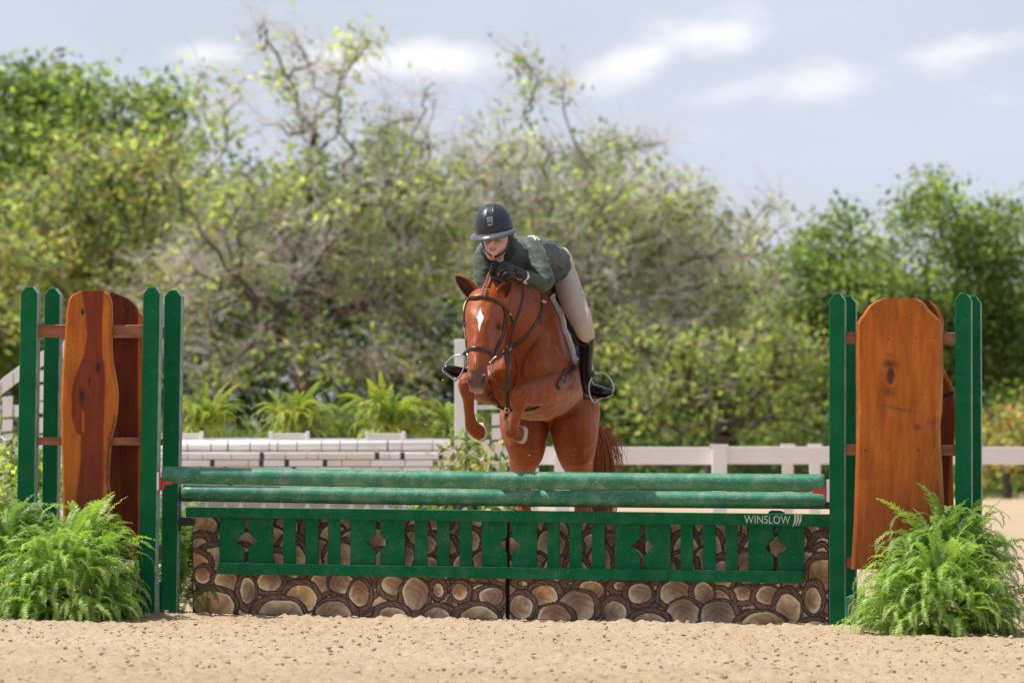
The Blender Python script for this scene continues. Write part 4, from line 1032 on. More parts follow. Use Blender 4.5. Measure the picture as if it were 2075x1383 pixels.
# ================================================================== the rider
RR = H(1120, 590, 1.15)
person = empty('person', RR, 'rider in green jacket, beige breeches and black helmet folded forward over the horse neck', 'person')
def cloth(name, a, b, rough=.8, weave=400, sheen=.2, wr=None):
    m = NM(name); g = m.noise(9, 5, .6); m.set(Base_Color=m.mix(m.ramp(g, .3, .7), a, b), Roughness=rough, Sheen_Weight=sheen, Sheen_Roughness=.5, Specular_IOR_Level=.25)
    h = m.noise(weave, 2, .5)
    if wr:
        f = m.noise(wr[0], 3, .5, wr[1], dist=.6); h = m.math('ADD', m.math('MULTIPLY', f, wr[2]), m.math('MULTIPLY', h, .1))
    m.bump(h, .5, .006); return m.m
M['skin'] = plain('face skin', (.62, .33, .235), .5, var=.06, vs=30); M['lips'] = plain('lips', (.42, .10, .085), .4)
M['jacket'] = cloth('green riding jacket', (.052, .073, .053), (.070, .096, .071), .62, 500, .12, (14, (1, 1, 1.6, (.3, .5, .4)), 1.6))
M['jacket_dark'] = cloth('dark green collar cloth', (.018, .027, .020), (.028, .040, .030), .7)
M['breeches'] = cloth('beige breeches', (.50, .385, .295), (.58, .46, .355), .75, 500, .15, (9, (1, 1, 1), .9))
M['white_cloth'] = cloth('white shirt', (.70, .68, .70), (.78, .76, .78), .8)
M['boot'] = leather('polished black boot', (.006, .006, .007), (.012, .011, .012), .20)
M['boot_side'] = leather('brown boot panel', (.020, .014, .010), (.05, .034, .024), .35)
M['helmet'] = plain('matte graphite helmet', (.020, .022, .028), .36, var=.06, bump=.06, bs=300)
M['helmet_gloss'] = plain('glossy helmet brim', (.085, .088, .10), .20, var=.05)
M['hair'] = hair_mat('dark brown hair', (.012, .008, .006), (.05, .03, .018)); M['glove'] = leather('black riding glove', (.011, .012, .013), (.024, .026, .028), .42)

# body under the clothes: one continuous figure
s = Sculpt()
hx = (math.cos(.20), -math.sin(.20), 0)
s.L([(1006, 446, .55, 24, 26), (1006, 462, .53, 28, 34), (1005, 480, .50, 28, 37), (1003, 494, .465, 26, 35), (999, 508, .43, 19, 28), (996, 516, .41, 10, 14)], hx, 4, 24)      # head
s.L([(1002, 497, .39, 18, 14), (999, 506, .37, 15, 11), (996, 515, .36, 10, 8), (995, 519, .365, 7, 6)], hx)               # mouth and chin
s.E(1013, 500, .40, 10, 12, 10); s.E(990, 500, .40, 8, 12, 10)                                                # cheeks
s.L([(998, 486, .355, 3, 5), (996.5, 492, .335, 3.6, 6), (996, 496, .325, 4.4, 6.5)], hx); s.E(993, 496.5, .35, 2.6, 4, 2.4); s.E(1000, 497, .345, 2.6, 4, 2.4)      # nose
s.L([(1012, 500, .58, 20, 22), (1020, 512, .66, 20, 21), (1030, 520, .72, 24, 24)], (1, 0, 0), 3)                          # neck
s.L([(1028, 520, .66, 44, 24), (1045, 530, .78, 46, 28), (1070, 526, .90, 38, 26), (1100, 526, 1.02, 36, 28), (1120, 545, 1.14, 42, 34)], (1, 0, 0), 4)
s.L([(995, 515, .66, 13, 13), (980, 545, .62, 12, 12), (980, 582, .58, 10.5, 10.5), (996, 566, .52, 9, 9), (1008, 552, .48, 7, 7)], (0, 1, 0), 4, 14)
s.L([(1070, 512, .70, 14, 14), (1095, 542, .62, 13, 13), (1105, 568, .56, 11.5, 11.5), (1085, 570, .49, 11, 11), (1064, 559, .45, 8, 8)], (0, 1, 0), 4, 14)
s.L([(1126, 545, 1.14, 22, 26), (1150, 590, 1.04, 20, 24), (1176, 640, .90, 17, 20), (1187, 672, .84, 16, 17), (1190, 700, .90, 14, 15), (1188, 740, .98, 10, 10), (1190, 776, 1.03, 7, 7), (1205, 792, 1.01, 6, 6), (1222, 793, .99, 5, 5)], (1, 0, 0), 4, 16)
s.L([(1090, 545, 1.14, 22, 26), (1035, 580, 1.04, 20, 24), (985, 615, .90, 17, 20), (966, 640, .84, 15, 17), (964, 670, .90, 13, 14), (962, 710, .97, 12, 13), (958, 745, 1.0, 8, 9), (940, 754, .95, 7, 7), (912, 747, .92, 6, 6)], (1, 0, 0), 4, 16)
pbody, PB = s.make('body', M['skin'], .0055, 4, person)
def garment(name, mat, f, voxel=.006, smooth=6, parent=person):
    g = Sculpt(); f(g); return g.make(name, mat, voxel, smooth, parent)

def jk(g):
    g.L([(1016, 516, .60, 38, 26), (1034, 520, .68, 47, 37), (1058, 521, .80, 50, 43), (1085, 521, .92, 46, 43), (1108, 527, 1.02, 41, 43), (1122, 534, 1.07, 37, 41)], (1, 0, 0), 4, 28)
    # shoulders, sleeves
    g.L([(1000, 510, .68, 24, 22), (984, 514, .63, 23, 23), (979, 538, .59, 19, 21), (979, 566, .56, 17, 18), (981, 590, .54, 16, 16), (992, 586, .50, 15, 15), (1004, 566, .46, 11, 11)], (0, 1, 0), 4, 20)
    g.L([(1056, 502, .74, 24, 24), (1074, 508, .69, 24, 26), (1088, 530, .63, 23, 25), (1098, 552, .58, 20, 22), (1104, 568, .55, 19, 20), (1096, 574, .52, 18, 18), (1082, 569, .49, 17, 16), (1068, 561, .455, 14.5, 13.5)], (0, 1, 0), 4, 20)
    # tail of the jacket draped over the hip
    g.L([(1100, 520, 1.0, 40, 40), (1114, 530, 1.07, 35, 38), (1124, 540, 1.12, 26, 26)], (1, 0, 0), 3)
    g.L([(1122, 504, 1.1, 12, 14), (1134, 520, 1.08, 10, 18), (1139, 543, 1.03, 10, 18), (1132, 555, .98, 14, 13), (1120, 560, .94, 12, 10)], (0, 1, 0), 3)
jacket, JB = garment('jacket', M['jacket'], jk, .005, 4)
ruffle(jacket, lambda p: .0055 * mnoise.noise(Vector((p.x * 13 + p.z * 9, p.y * 9, p.z * 22 - p.x * 8))) + .0028 * mnoise.noise(Vector((p.x * 30 + p.z * 16, p.y * 20, p.z * 46))))
# back vent seam, hem edge, lapels
def jl(name, pts, w, th, mat='jacket_dark', off=None):
    mb = MB(); lay(mb, pts, w, th, 'skin', 6, off, JB); return mb.obj(name, M[mat], jacket)
def patch(name, poly_rows, th, mat, bvh, par, off=.002):
    """quilt of picture rows laid on the surface: rows of points of equal length"""
    V = []; N = []
    for row in poly_rows:
        for (x, y) in row:
            p, n = skin(x, y, off + th, bvh); 
            if p is None: p, n = near(x, y, .62, off + th, bvh)
            V.append(p); N.append(n)
    return sheet_obj(V, N, len(poly_rows), len(poly_rows[0]), th, name, mat, par)
def rows(left, right, n=8, m=6):
    L = catmull(left, n // (len(left) - 1) or 1); R_ = catmull(right, n // (len(right) - 1) or 1); k = min(len(L), len(R_))
    return [[tuple(L[i] + (R_[i] - L[i]) * j / m) for j in range(m + 1)] for i in range(k)]
patch('lapel', rows([(1030, 487), (1024, 505), (1020, 520), (1019, 536)], [(1045, 482), (1046, 500), (1044, 512), (1026, 540)], 9, 5), .006, M['jacket_dark'], JB, jacket)
patch('lapel', rows([(985, 500), (986, 512), (996, 530), (1003, 540)], [(975, 500), (973, 510), (981, 520), (999, 542)], 9, 5), .006, M['jacket_dark'], JB, jacket)
patch('collar', rows([(1029, 478), (1026, 490), (1019, 505)], [(1043, 476), (1046, 488), (1040, 502)], 8, 5), .007, M['jacket_dark'], JB, jacket)
jl('pocket_flap', [(1112, 531), (1124, 536), (1140, 545)], .012, .003, 'jacket_dark', .002)
jl('hem', [(1113, 572), (1126, 571), (1140, 564), (1150, 555)], .008, .003, 'jacket_dark', .001)
jl('flap_edge', [(1100, 499), (1110, 490), (1124, 490), (1138, 495)], .004, .005, 'jacket', .003)
for (x, y) in ((1077, 576), (1082, 578), (1087, 581)):
    p, n = skin(x, y, .002, JB); mb = MB(); mb.ball(p, (.006, .003, .006), 10, 6); mb.obj('button', M['jacket_dark'], jacket)
# shirt cuff, stock tie
mb = MB(); c0 = H(1062, 560, .445); c1 = H(1070, 564, .46); ax = (c1 - c0).normalized(); mb.tube([c0 - ax * .002, c0, c0.lerp(c1, .6), c1], [.030, .034, .037, .036], 20); mb.obj('cuff', M['white_cloth'], person)
patch('stock_tie', rows([(1003, 516), (1004, 524), (1010, 532), (1014, 540)], [(1020, 508), (1021, 518), (1020, 530), (1018, 540)], 9, 5), .010, M['white_cloth'], JB, person, .004)
mb = MB(); mb.ball(H(1012, 520, .54), (.030, .03, .024), 14, 10); mb.obj('stock_knot', M['white_cloth'], person)
mb = MB(); mb.box(H(993, 559, .56), .018, .02, .03); mb.obj('cuff', M['white_cloth'], person, bevel=.003)
# competitor number on the back
patch('number_tag', rows([(1067, 477.5), (1079, 482), (1085, 489)], [(1079, 477), (1090, 483), (1094, 488)], 8, 6), .002, M['white_cloth'], JB, person, .003)
M['ink'] = plain('black ink', (.01, .01, .01), .6)
mb = MB(); lay(mb, [(1077, 480), (1084, 482.5), (1089, 486), (1085, 487.5)], .007, .0012, 'skin', 5, .0065, JB); mb.obj('number_print', M['ink'], person)

def br(g):
    g.L([(1112, 540, 1.22, 44, 40), (1126, 545, 1.15, 40, 38)], (1, 0, 0))
    g.L([(1130, 528, 1.18, 30, 34), (1143, 560, 1.10, 27, 32), (1156, 595, 1.01, 26, 30), (1172, 635, .90, 24.5, 26), (1184, 665, .84, 19.5, 21), (1189, 685, .85, 15.5, 17), (1190, 702, .90, 10, 12)], (1, 0, 0), 4, 24)
    g.L([(1086, 535, 1.18, 30, 34), (1045, 570, 1.08, 26, 30), (1000, 596, .97, 24, 26), (963, 619, .86, 23, 22), (960, 640, .85, 19, 19), (964, 668, .90, 15, 16)], (1, 0, 0), 4, 24)
breeches, BB = garment('breeches', M['breeches'], br)
ruffle(breeches, lambda p: .003 * mnoise.noise(Vector((p.x * 9, p.y * 9, p.z * 14 + p.x * 8))) + .0016 * mnoise.noise(Vector((p.x * 20, p.y * 20, p.z * 50 + p.x * 20))))
mb = MB(); lay(mb, [(1139, 500), (1160, 540), (1174, 580), (1187, 620), (1194, 650)], .0025, .001, 'skin', 6, .0008, BB); mb.obj('seam', M['breeches'], breeches)

def boot(label, pts, foot, dyf):
    g = Sculpt()
    g.L(pts, (1, 0, 0), 4, 24)
    g.L(foot, (0, 1, 0), 4, 20)
    return g.make('boot', M['boot'], .005, 4, person)
b1, BR = boot('', [(1187.5, 684, .86, 19, 21), (1188, 705, .90, 16.5, 18), (1187, 730, .95, 14.5, 17), (1187, 755, .99, 13, 15), (1189, 775, 1.02, 12, 14), (1194, 792, 1.03, 13, 14)],
     [(1192, 795, 1.04, 13, 13), (1203, 790, 1.02, 14, 12), (1216, 793, 1.0, 14, 12), (1228, 795, .98, 13, 9.5), (1236, 795, .97, 10, 7)], 0)
mb = MB(); lay(mb, [(1201, 690), (1200, 710), (1198, 730), (1196.5, 750), (1194, 764)], .020, .002, 'skin', 5, .0005, BR); mb.obj('boot_panel', M['boot_side'], b1)
mb = MB(); mb.strap([H(1190, 807, 1.02), H(1200, 805, 1.0), H(1216, 805.5, .98), H(1230, 804, .97), H(1241, 798, .965)], [.05, .06, .07, .06, .04], .008, [(.1, 0, 1)] * 5); mb.obj('sole', M['boot'], b1)
mb = MB(); mb.box(H(1190, 806, 1.04), .045, .06, .028); mb.obj('heel', M['boot'], b1, bevel=.006)
mb = MB(); lay(mb, [(1181, 800), (1188, 803), (1196, 802)], .012, .004, 'skin', 5, .003, BR); mb.obj('spur_strap', M['black_leather'], b1)
mb = MB(); mb.tube([H(1184, 799, .98), H(1189, 801, .94), H(1192, 803, .95)], .003, 6); mb.obj('spur', M['steel'], b1)
mb = MB(); P = [H(1171, 694, .80), H(1180, 700, .79), H(1190, 698, .79), H(1199, 688, .82), H(1203.5, 678, .85)]
P = [Vector(v) for v in catmull([tuple(v) for v in P], 5)]; mb.tube(P, .0022, 6); mb.obj('boot_cuff', M['boot_side'], b1)
b2, _ = boot('', [(964, 655, .86, 16, 18), (962, 680, .90, 14.5, 17), (960, 705, .95, 13, 15), (957, 730, 1.0, 11, 13), (952, 748, 1.0, 12, 13)],
     [(954, 755, 1.0, 12, 12), (942, 756, .96, 13, 12), (928, 754, .93, 13, 12.5), (914, 749, .91, 12, 10.5), (904, 746, .90, 9, 8)], 0)
mb = MB(); mb.strap([H(950, 768, .95), H(932, 766, .92), H(915, 760, .90), H(900, 751, .89)], .07, .010, [(.3, 0, 1)] * 4); mb.obj('sole', M['boot'], b2)

# --- gloves: palm and five separate curled fingers
def glove(wrist, knuck, fing, thumb):
    w = H(*wrist); g = Sculpt()
    k = 1 / sc(D0 + .4)
    g.L([(*wrist, 13, 11), ((wrist[0] + knuck[0]) / 2, (wrist[1] + knuck[1]) / 2 - 1, (wrist[2] + knuck[2]) / 2, 14, 12), (*knuck, 14, 11)], (0, 1, 0), 3, 18)
    for f in fing + [thumb]:
        r = f[0]; g.L([(*p, r * (1 - .06 * i), r * (1 - .06 * i)) for i, p in enumerate(f[1:])], (0, 1, 0), 4, 12)
    return g.make('glove', M['glove'], .0022, 3, person)[0]
gl1 = glove((1060, 559, .44), (1031, 546, .40),
      [[4.6, (1036, 545, .37), (1024, 538, .35), (1014, 542, .35), (1013, 550, .38), (1019, 553, .42)],
       [4.8, (1038, 549, .345), (1026, 544, .325), (1016, 549, .325), (1016, 557, .36), (1022, 559, .40)],
       [4.6, (1040, 555, .335), (1029, 552, .31), (1021, 557, .315), (1021, 564, .35), (1027, 565, .39)],
       [4.0, (1042, 561, .345), (1034, 560, .325), (1027, 565, .33), (1028, 570, .36), (1033, 570, .39)]],
      [4.8, (1046, 545, .42), (1034, 537, .41), (1023, 533, .395), (1014, 534, .385)])
mb = MB(); mb.box(H(1052, 551, .375), .042, .012, .034, Vector((.94, .1, -.3)).normalized(), Vector((-.1, .99, 0)).normalized(), Vector((.3, 0, .94)).normalized()); mb.obj('wrist_tab', M['glove'], gl1, bevel=.004)
mb = MB(); mb.tube([H(1046, 562, .37), H(1052, 567, .375), H(1058, 566, .385)], .0015, 6); mb.obj('piping', M['white_cloth'], gl1)
gl2 = glove((1003, 556, .50), (1006, 546, .50),
      [[3.6, (1010, 548, .46), (1006, 538, .44), (1000, 533, .44), (996, 539, .46)], [3.8, (1006, 548, .45), (1001, 541, .42), (995, 542, .43), (994, 548, .46)],
       [3.6, (1004, 551, .45), (998, 548, .42), (994, 551, .44), (995, 556, .47)], [3.2, (1003, 555, .46), (998, 555, .44), (996, 559, .46), (999, 562, .48)]],
      [3.8, (1012, 548, .50), (1015, 539, .48), (1010, 533, .46), (1004, 531, .455)])

# --- helmet in its own frame, then tipped with the head
hc = H(1001, 460, .485)
Rm = Matrix.Rotation(math.radians(-11), 3, 'Z') @ Matrix.Rotation(math.radians(-8), 3, 'Y') @ Matrix.Rotation(math.radians(13), 3, 'X')
def hl(x, y, z): return hc + Rm @ Vector((x, y, z))
RX, RYF, RYB, RZ = .1085, .125, .135, .132
def dome(az, el, o=0.):   # az 0 = front, + = picture right
    ry = RYF if abs(az) < math.pi / 2 else RYB
    return Vector(((RX + o) * math.cos(el) * math.sin(az), -(ry + o) * math.cos(el) * math.cos(az), (RZ + o) * math.sin(el) ** .96 if el > 0 else (RZ + o) * math.sin(el)))
hel = empty('helmet', hc, 'matte graphite riding helmet with silver front badge worn by the rider', 'helmet')
hel.parent = person; hel.location = hc - RR
del hel['category'], hel['label']
mb = MB(); V = []; F = []; NA, NE = 48, 18
for i in range(NE):
    el = math.radians(-14 + (89 + 14) * i / (NE - 1))
    for j in range(NA):
        az = 2 * math.pi * j / NA
        low = -.10 * (1 - math.cos(az)) * (1 - i / (NE - 1)) if i < 6 else 0
        V.append(hl(*dome(az, el + low)))
for i in range(NE - 1):
    for j in range(NA): F.append((i * NA + j, i * NA + (j + 1) % NA, (i + 1) * NA + (j + 1) % NA, (i + 1) * NA + j))
F.append(tuple((NE - 1) * NA + j for j in range(NA)))
mb.add(V, F, True); sh = mb.obj('shell', M['helmet'], hel)
sm = sh.modifiers.new('thickness', 'SOLIDIFY'); sm.thickness = .014; sm.offset = -1
# brim: broad crescent round the front, fading out past the temples
V = []; F = []; NB = 40
for j in range(NB + 1):
    az = math.radians(-92 + 184 * j / NB); e = .066 * max(0.02, math.cos(az * .95)) ** .7
    inn = dome(az, math.radians(-9)); out = inn.copy(); dr = Vector((inn.x, inn.y, 0)).normalized()
    drop = -.004 - .010 * math.cos(az)
    a = inn + Vector((0, 0, .012)) - dr * .002; b = inn + dr * e * .5 + Vector((0, 0, .008 + drop * .45)); c = inn + dr * e + Vector((0, 0, drop)); d = c + Vector((0, 0, -.006)) - dr * .001; f = inn - dr * .006 + Vector((0, 0, -.010))
    for q in (a, b, c, d, f): V.append(hl(*q))
for j in range(NB):
    for q in range(5): F.append((j * 5 + q, j * 5 + (q + 1) % 5, (j + 1) * 5 + (q + 1) % 5, (j + 1) * 5 + q))
F.append((0, 1, 2, 3, 4)); F.append(tuple(NB * 5 + q for q in (4, 3, 2, 1, 0)))
mb = MB(); mb.add(V, F, True); mb.obj('brim', M['helmet_gloss'], hel)
# front vent: two raised lines run from the crown down to the badge
R_ = math.radians
for sgn in (-1, 1):
    mb = MB(); mb.tube([hl(*dome(R_(2) + sgn * R_(w_), R_(e_), .0008)) for w_, e_ in ((70, 82), (44, 74), (29, 64), (21, 54), (16, 44), (12.5, 34))], .0034, 6); mb.obj('vent_line', M['helmet_gloss'], hel)
V = []; F = []
M['badge_frame'] = plain('silver badge', (.30, .31, .33), .4, .5, .05)
bd = [(11.5, 33), (11, 29), (10.4, 24), (9.8, 19), (8, 14.5), (5, 12.5)]
for w_, e_ in bd:
    for q in range(5): V.append(hl(*dome(R_(2) + R_(w_) * (q - 2) / 2, R_(e_), .0060)))
for i in range(len(bd) - 1):
    for q in range(4): F.append((i * 5 + q, i * 5 + q + 1, (i + 1) * 5 + q + 1, (i + 1) * 5 + q))
mb = MB(); mb.add(V, F, True); mb.obj('badge', M['badge_frame'], hel, fixn=False)
M['badge_dark'] = plain('dark badge enamel', (.16, .165, .175), .35, .3)
V = []; F = []
for w_, e_ in ((8.2, 31), (7.8, 27), (7.4, 23.5)):
    for q in range(5): V.append(hl(*dome(R_(2) + R_(w_) * (q - 2) / 2, R_(e_), .0075)))
for i in range(2):
    for q in range(4): F.append((i * 5 + q, i * 5 + q + 1, (i + 1) * 5 + q + 1, (i + 1) * 5 + q))
V2 = []
mb = MB(); mb.add(V, F, True); mb.obj('badge_panel', M['badge_dark'], hel)
mb = MB(); mb.add([hl(*dome(R_(2) + R_(w_), R_(e_), .0075)) for w_, e_ in ((-7, 20), (7, 20), (6, 16.5), (-6, 16.5))], [(0, 1, 2, 3)]); mb.obj('badge_slot', M['ink'], hel)
# harness, hair
def facep(x, y, o=.003): return skin(x, y, o, PB)
mb = MB()
P = [facep(x, y, .004)[0] for x, y in ((1031, 474), (1030, 486), (1027, 498), (1021, 508), (1012, 515), (1002, 519))]
P = [p for p in P if p is not None]; mb.strap([Vector(v) for v in catmull([tuple(v) for v in P], 4)], .017, .005, [(.5, -1, -.3)] * 40); mb.obj('chin_strap', M['black_leather'], hel)
P = [facep(x, y, .003)[0] for x, y in ((978, 488), (980, 497), (984, 506), (990, 514), (997, 519))]
P = [p for p in P if p is not None]; mb = MB(); mb.strap([Vector(v) for v in catmull([tuple(v) for v in P], 4)], .010, .004, [(-.6, -1, -.3)] * 40); mb.obj('chin_strap', M['black_leather'], hel)
mb = MB(); mb.ball(H(1033, 478, .56), (.026, .055, .040), 16, 12); mb.ball(H(1024, 470, .60), (.05, .06, .045), 16, 12); mb.obj('hair', M['hair'], person)
mb = MB(); mb.ball(H(1029, 483, .49), (.0075, .012, .017), 12, 8); mb.obj('ear', M['skin'], person)
mb = MB(); mb.ball(H(1029, 489, .475), .0028, 8, 6); mb.obj('earring', M['steel'], person)
# lips, eyes and brows
def fline(name, pts, w, th, mat, off=.0006):
    mb = MB(); P = []; N = []
    for r in catmull(pts, 4):
        p, n = facep(r[0], r[1], off)
        if p is not None: P.append(p); N.append(n)
    ws = [w * (.35 + .65 * math.sin(math.pi * i / (len(P) - 1))) for i in range(len(P))]
    mb.strap(P, ws, th, N); mb.obj(name, mat, person)
fline('lip', [(991, 504.3), (995, 503), (998, 503.4), (1001, 503), (1006, 503.6)], .0050, .003, M['lips']); fline('lip', [(992.5, 507.0), (998, 507.8), (1005, 506)], .0060, .0034, M['lips'])
fline('mouth_line', [(991.5, 505.6), (998, 505.4), (1005.5, 504.8)], .0008, .0034, M['lid'], .0008)
for x in (993.4, 999.8): 
    p, n = facep(x, 497.8, .0002); mb = MB(); mb.ball(p, (.0016, .0016, .0010), 8, 6); mb.obj('nostril', M['lid'], person)
# ================================================================== ferns
def fern_mat(name, a, b, c3):
    m = NM(name); oi = m.n('ShaderNodeObjectInfo'); g = m.noise(7, 4, .6)
    col = m.mix(m.ramp(g, .3, .7), a, b); col = m.mix(m.math('MULTIPLY', oi.outputs['Random'], .6), col, c3)
    m.set(Base_Color=col, Roughness=.42, Specular_IOR_Level=.4)
    tr = m.n('ShaderNodeBsdfTranslucent'); m.l(m.mix(1, col, (1.5, 1.6, .7), 'MULTIPLY'), tr.inputs['Color'])
    mx = m.n('ShaderNodeMixShader'); mx.inputs[0].default_value = .38; m.l(m.b.outputs[0], mx.inputs[1]); m.l(tr.outputs[0], mx.inputs[2]); m.l(mx.outputs[0], m.out.inputs[0]); return m.m
M['fern'] = fern_mat('fern green', (.17, .29, .06), (.29, .44, .09), (.42, .55, .14))
M['fern_dark'] = fern_mat('deep fern green', (.11, .20, .05), (.18, .30, .07), (.26, .38, .10))
M['fern_yellow'] = fern_mat('yellowing fern', (.15, .23, .035), (.27, .36, .06), (.42, .38, .07))
M['pot'] = plain('black nursery pot', (.012, .012, .013), .6)
def frond_mesh(L, phi, curl, mat, seed, npin=34, wid=.042):
    r = random.Random(seed); pts = []; p = Vector((0, 0, 0)); a = math.radians(phi); side = 0; N = npin
    tw = r.uniform(-.5, .5)
    for i in range(N + 1):
        t = i / N; pts.append((p.copy(), a)); ds = L / N
        p = p + Vector((math.cos(a), math.sin(tw * t) * .35, math.sin(a))) * ds
        a -= math.radians(curl) / N * (.4 + 1.5 * t); 
    V = []; F = []
    for i in range(1, N):
        t = i / N; c, an = pts[i]; tg = Vector((math.cos(an), 0, math.sin(an))); up = Vector((-math.sin(an), 0, math.cos(an)))
        w = wid * min(1, t * 5 + .25) * (1 - t ** 2.4) ** .8 * r.uniform(.85, 1.1); b = L / N * .40
        for sg in (-1, 1):
            lift = r.uniform(-.25, .35); d = (Vector((0, sg, 0)) + tg * r.uniform(.15, .4) + up * lift).normalized(); k = len(V)
            V += [c - tg * b + up * .0015, c + tg * b + up * .001, c + d * w * .6 + tg * b * .9 + up * .003, c + d * w, c + d * w * .55 - tg * b * .7 - up * .002]
            F.append((k, k + 1, k + 2, k + 3, k + 4) if sg > 0 else (k + 4, k + 3, k + 2, k + 1, k))
    mb = MB(); mb.add(V, F); mb.tube([q[0] for q in pts[::3]], [.0024 * (1 - .8 * i / (N / 3)) for i in range(len(pts[::3]))], 3, cap=False)
    return mb.mesh('frond', mat, fixn=False)
FM = {}
for key, mt in (('fern', 'fern'), ('dark', 'fern_dark'), ('yellow', 'fern_yellow')):
    FM[key] = [frond_mesh(1.0, ph, cu, M[mt], 10 * q + ph, 44, .125) for q, (ph, cu) in enumerate(((82, 55), (75, 100), (66, 120), (58, 140), (45, 140), (34, 135), (20, 110), (70, 160), (50, 170), (8, 90)))]
def fern(loc, n, size, key, label, seed, pot=True, upright=.3, group='potted ferns dressing the jumps', crown=.20, R=.36, Hh=.42, inner=160):
    r = random.Random(seed); loc = Vector(loc)
    root = empty('fern', loc, label, 'fern', group)
    if pot:
        mb = MB(); mb.tube([loc + EZ * z for z in (-.01, 0, crown * .8, crown)], [crown * .30, crown * .32, crown * .42, crown * .45], 20); mb.obj('pot', M['pot'], root)
    PH = (82, 75, 66, 58, 45, 34, 20, 70, 50, 8)
    for i in range(n):
        az = r.uniform(0, 2 * math.pi); fr = FM[key if r.random() < .85 else ('dark' if key != 'dark' else 'fern')]
        if i < n * upright:                      # long fronds shooting up out of the crown
            k = r.choice((0, 1, 2, 7, 2)); L = size * r.uniform(.8, 1.15); rr = r.uniform(0, R * .45); z = Hh * r.uniform(.25, .5); fz = az
            loc_ = (rr * math.cos(az), rr * .8 * math.sin(az), z)
        else:                                    # short overlapping fronds clothing the dome down to the sand
            ct = r.random() ** 1.15; st = math.sqrt(1 - ct * ct); th = math.degrees(math.acos(ct)); L = size * r.uniform(.48, .80); q = r.uniform(.45, .85)
            loc_ = (R * q * st * math.cos(az), R * q * .85 * st * math.sin(az), Hh * (.10 + .80 * ct) * r.uniform(.8, 1.05)); ph = 84 - th * .80 + r.uniform(-16, 16)
            k = min(range(10), key=lambda a: abs(PH[a] - ph) + r.uniform(0, 8)); fz = az + r.gauss(0, .5)
        o = link_mesh('frond', fr[k], root); o.location = loc_; o.rotation_euler = (r.uniform(-.4, .4), r.uniform(-.25, .25), fz); o.scale = (L, L, L)
    # the crowded inner fronds, joined
    if inner:
        Vs, Fs, b_ = [], [], 0
        for i in range(inner):
            az = r.uniform(0, 2 * math.pi); ct = r.random() ** 1.2; st = math.sqrt(1 - ct * ct); th = math.degrees(math.acos(ct)); L = size * r.uniform(.45, .7); q = r.uniform(.2, .72)
            ph = 80 - th * .8 + r.uniform(-20, 20); k = min(range(10), key=lambda a: abs(PH[a] - ph)); me = FM[key][k]
            M4 = Matrix.Translation((R * q * st * math.cos(az), R * q * .85 * st * math.sin(az), Hh * (.06 + .70 * ct))) @ Matrix.Rotation(az + r.gauss(0, .6), 4, 'Z') @ Matrix.Rotation(r.uniform(-.4, .4), 4, 'X') @ Matrix.Scale(L, 4)
            Vs += [M4 @ v.co for v in me.vertices]; Fs += [tuple(j + b_ for j in p.vertices) for p in me.polygons]; b_ = len(Vs)
        mb = MB(); mb.add(Vs, Fs); o = link_mesh('inner_fronds', mb.mesh('inner_fronds', FM[key][0].materials[0], fixn=False), root); o['kind'] = 'stuff'
    return root
def gpt(px, py_unused, d):
    x = (px - CX) * d / FPX; return Vector((x, d, ground_z(x, d)))
fern(gpt(122, 0, 30.62), 298, .38, 'fern', 'bright green fern spilling over the sand in front of the left slab wing', 1, upright=.05, R=.40, Hh=.44, pot=False)
fern(gpt(12, 0, 31.15), 260, .42, 'dark', 'darker fern at the far left, beside the outermost green post', 2, upright=.08, R=.36, Hh=.58, pot=False)
fern(gpt(168, 0, 31.0), 120, .46, 'fern', 'fern with tall upright fronds rising before the left slab', 3, upright=.32, R=.24, Hh=.60, pot=False)
fern(gpt(362, 0, 32.1), 200, .42, 'dark', 'shaded fern behind the left jump wing, beside the log box', 4, upright=.10, R=.30, Hh=.55, pot=False)
fern(gpt(1898, 0, 30.20), 298, .40, 'fern', 'light green fern spilling over the sand before the right wing', 5, upright=.04, R=.43, Hh=.46, pot=False)
fern(gpt(1915, 0, 30.66), 298, .48, 'dark', 'taller darker fern standing between the light fern and the right slab', 6, upright=.20, R=.40, Hh=.66, pot=False)
mb = MB(); c_ = gpt(252, 0, 31.15); mb.tube([c_, c_ + EZ * .01, c_ + EZ * .22, c_ + EZ * .24], [.07, .085, .105, .11], 20); mb.obj('plant_pot', M['pot'], None, label='black plastic plant pot beside the left fern, behind the green post', cat='plant pot', origin=c_)
# ================================================================== the second jump and the white ring fence, out of focus
M['white_paint'] = plain('white painted wood', (.80, .77, .74), .55, var=.05, vs=3)
M['cream_paint'] = plain('cream painted block', (.74, .68, .60), .6, var=.10, vs=4)
M['grey_stone'] = plain('painted grey stone', (.34, .32, .31), .7, var=.2, vs=3); M['joint'] = plain('grey joint paint', (.60, .56, .52), .7); M['gap'] = plain('dark painted gap', (.03, .05, .045), .7)
DJ = 50.0
def fp(pts, d, th, mb=None):
    mb = mb or MB(); f = [W(x, y, d) for x, y in pts]; return mb.prism(f, [v + Vector((0, th, 0)) for v in f])
def wall_root(px, lab, cat, nm, d=DJ): 
    b = gpt(px, 0, d); b.z = ground_z(b.x, d); return empty(nm, b, lab, cat)
rw = random.Random(21)
wall = wall_root(620, 'long white and cream block wall jump with a rounded top, behind the green poles', 'wall jump', 'wall_jump')
fp([(150, 915), (912, 915), (912, 1140), (150, 1140)], DJ + .03, .5).obj('wall_core', M['joint'], wall)
y = 917
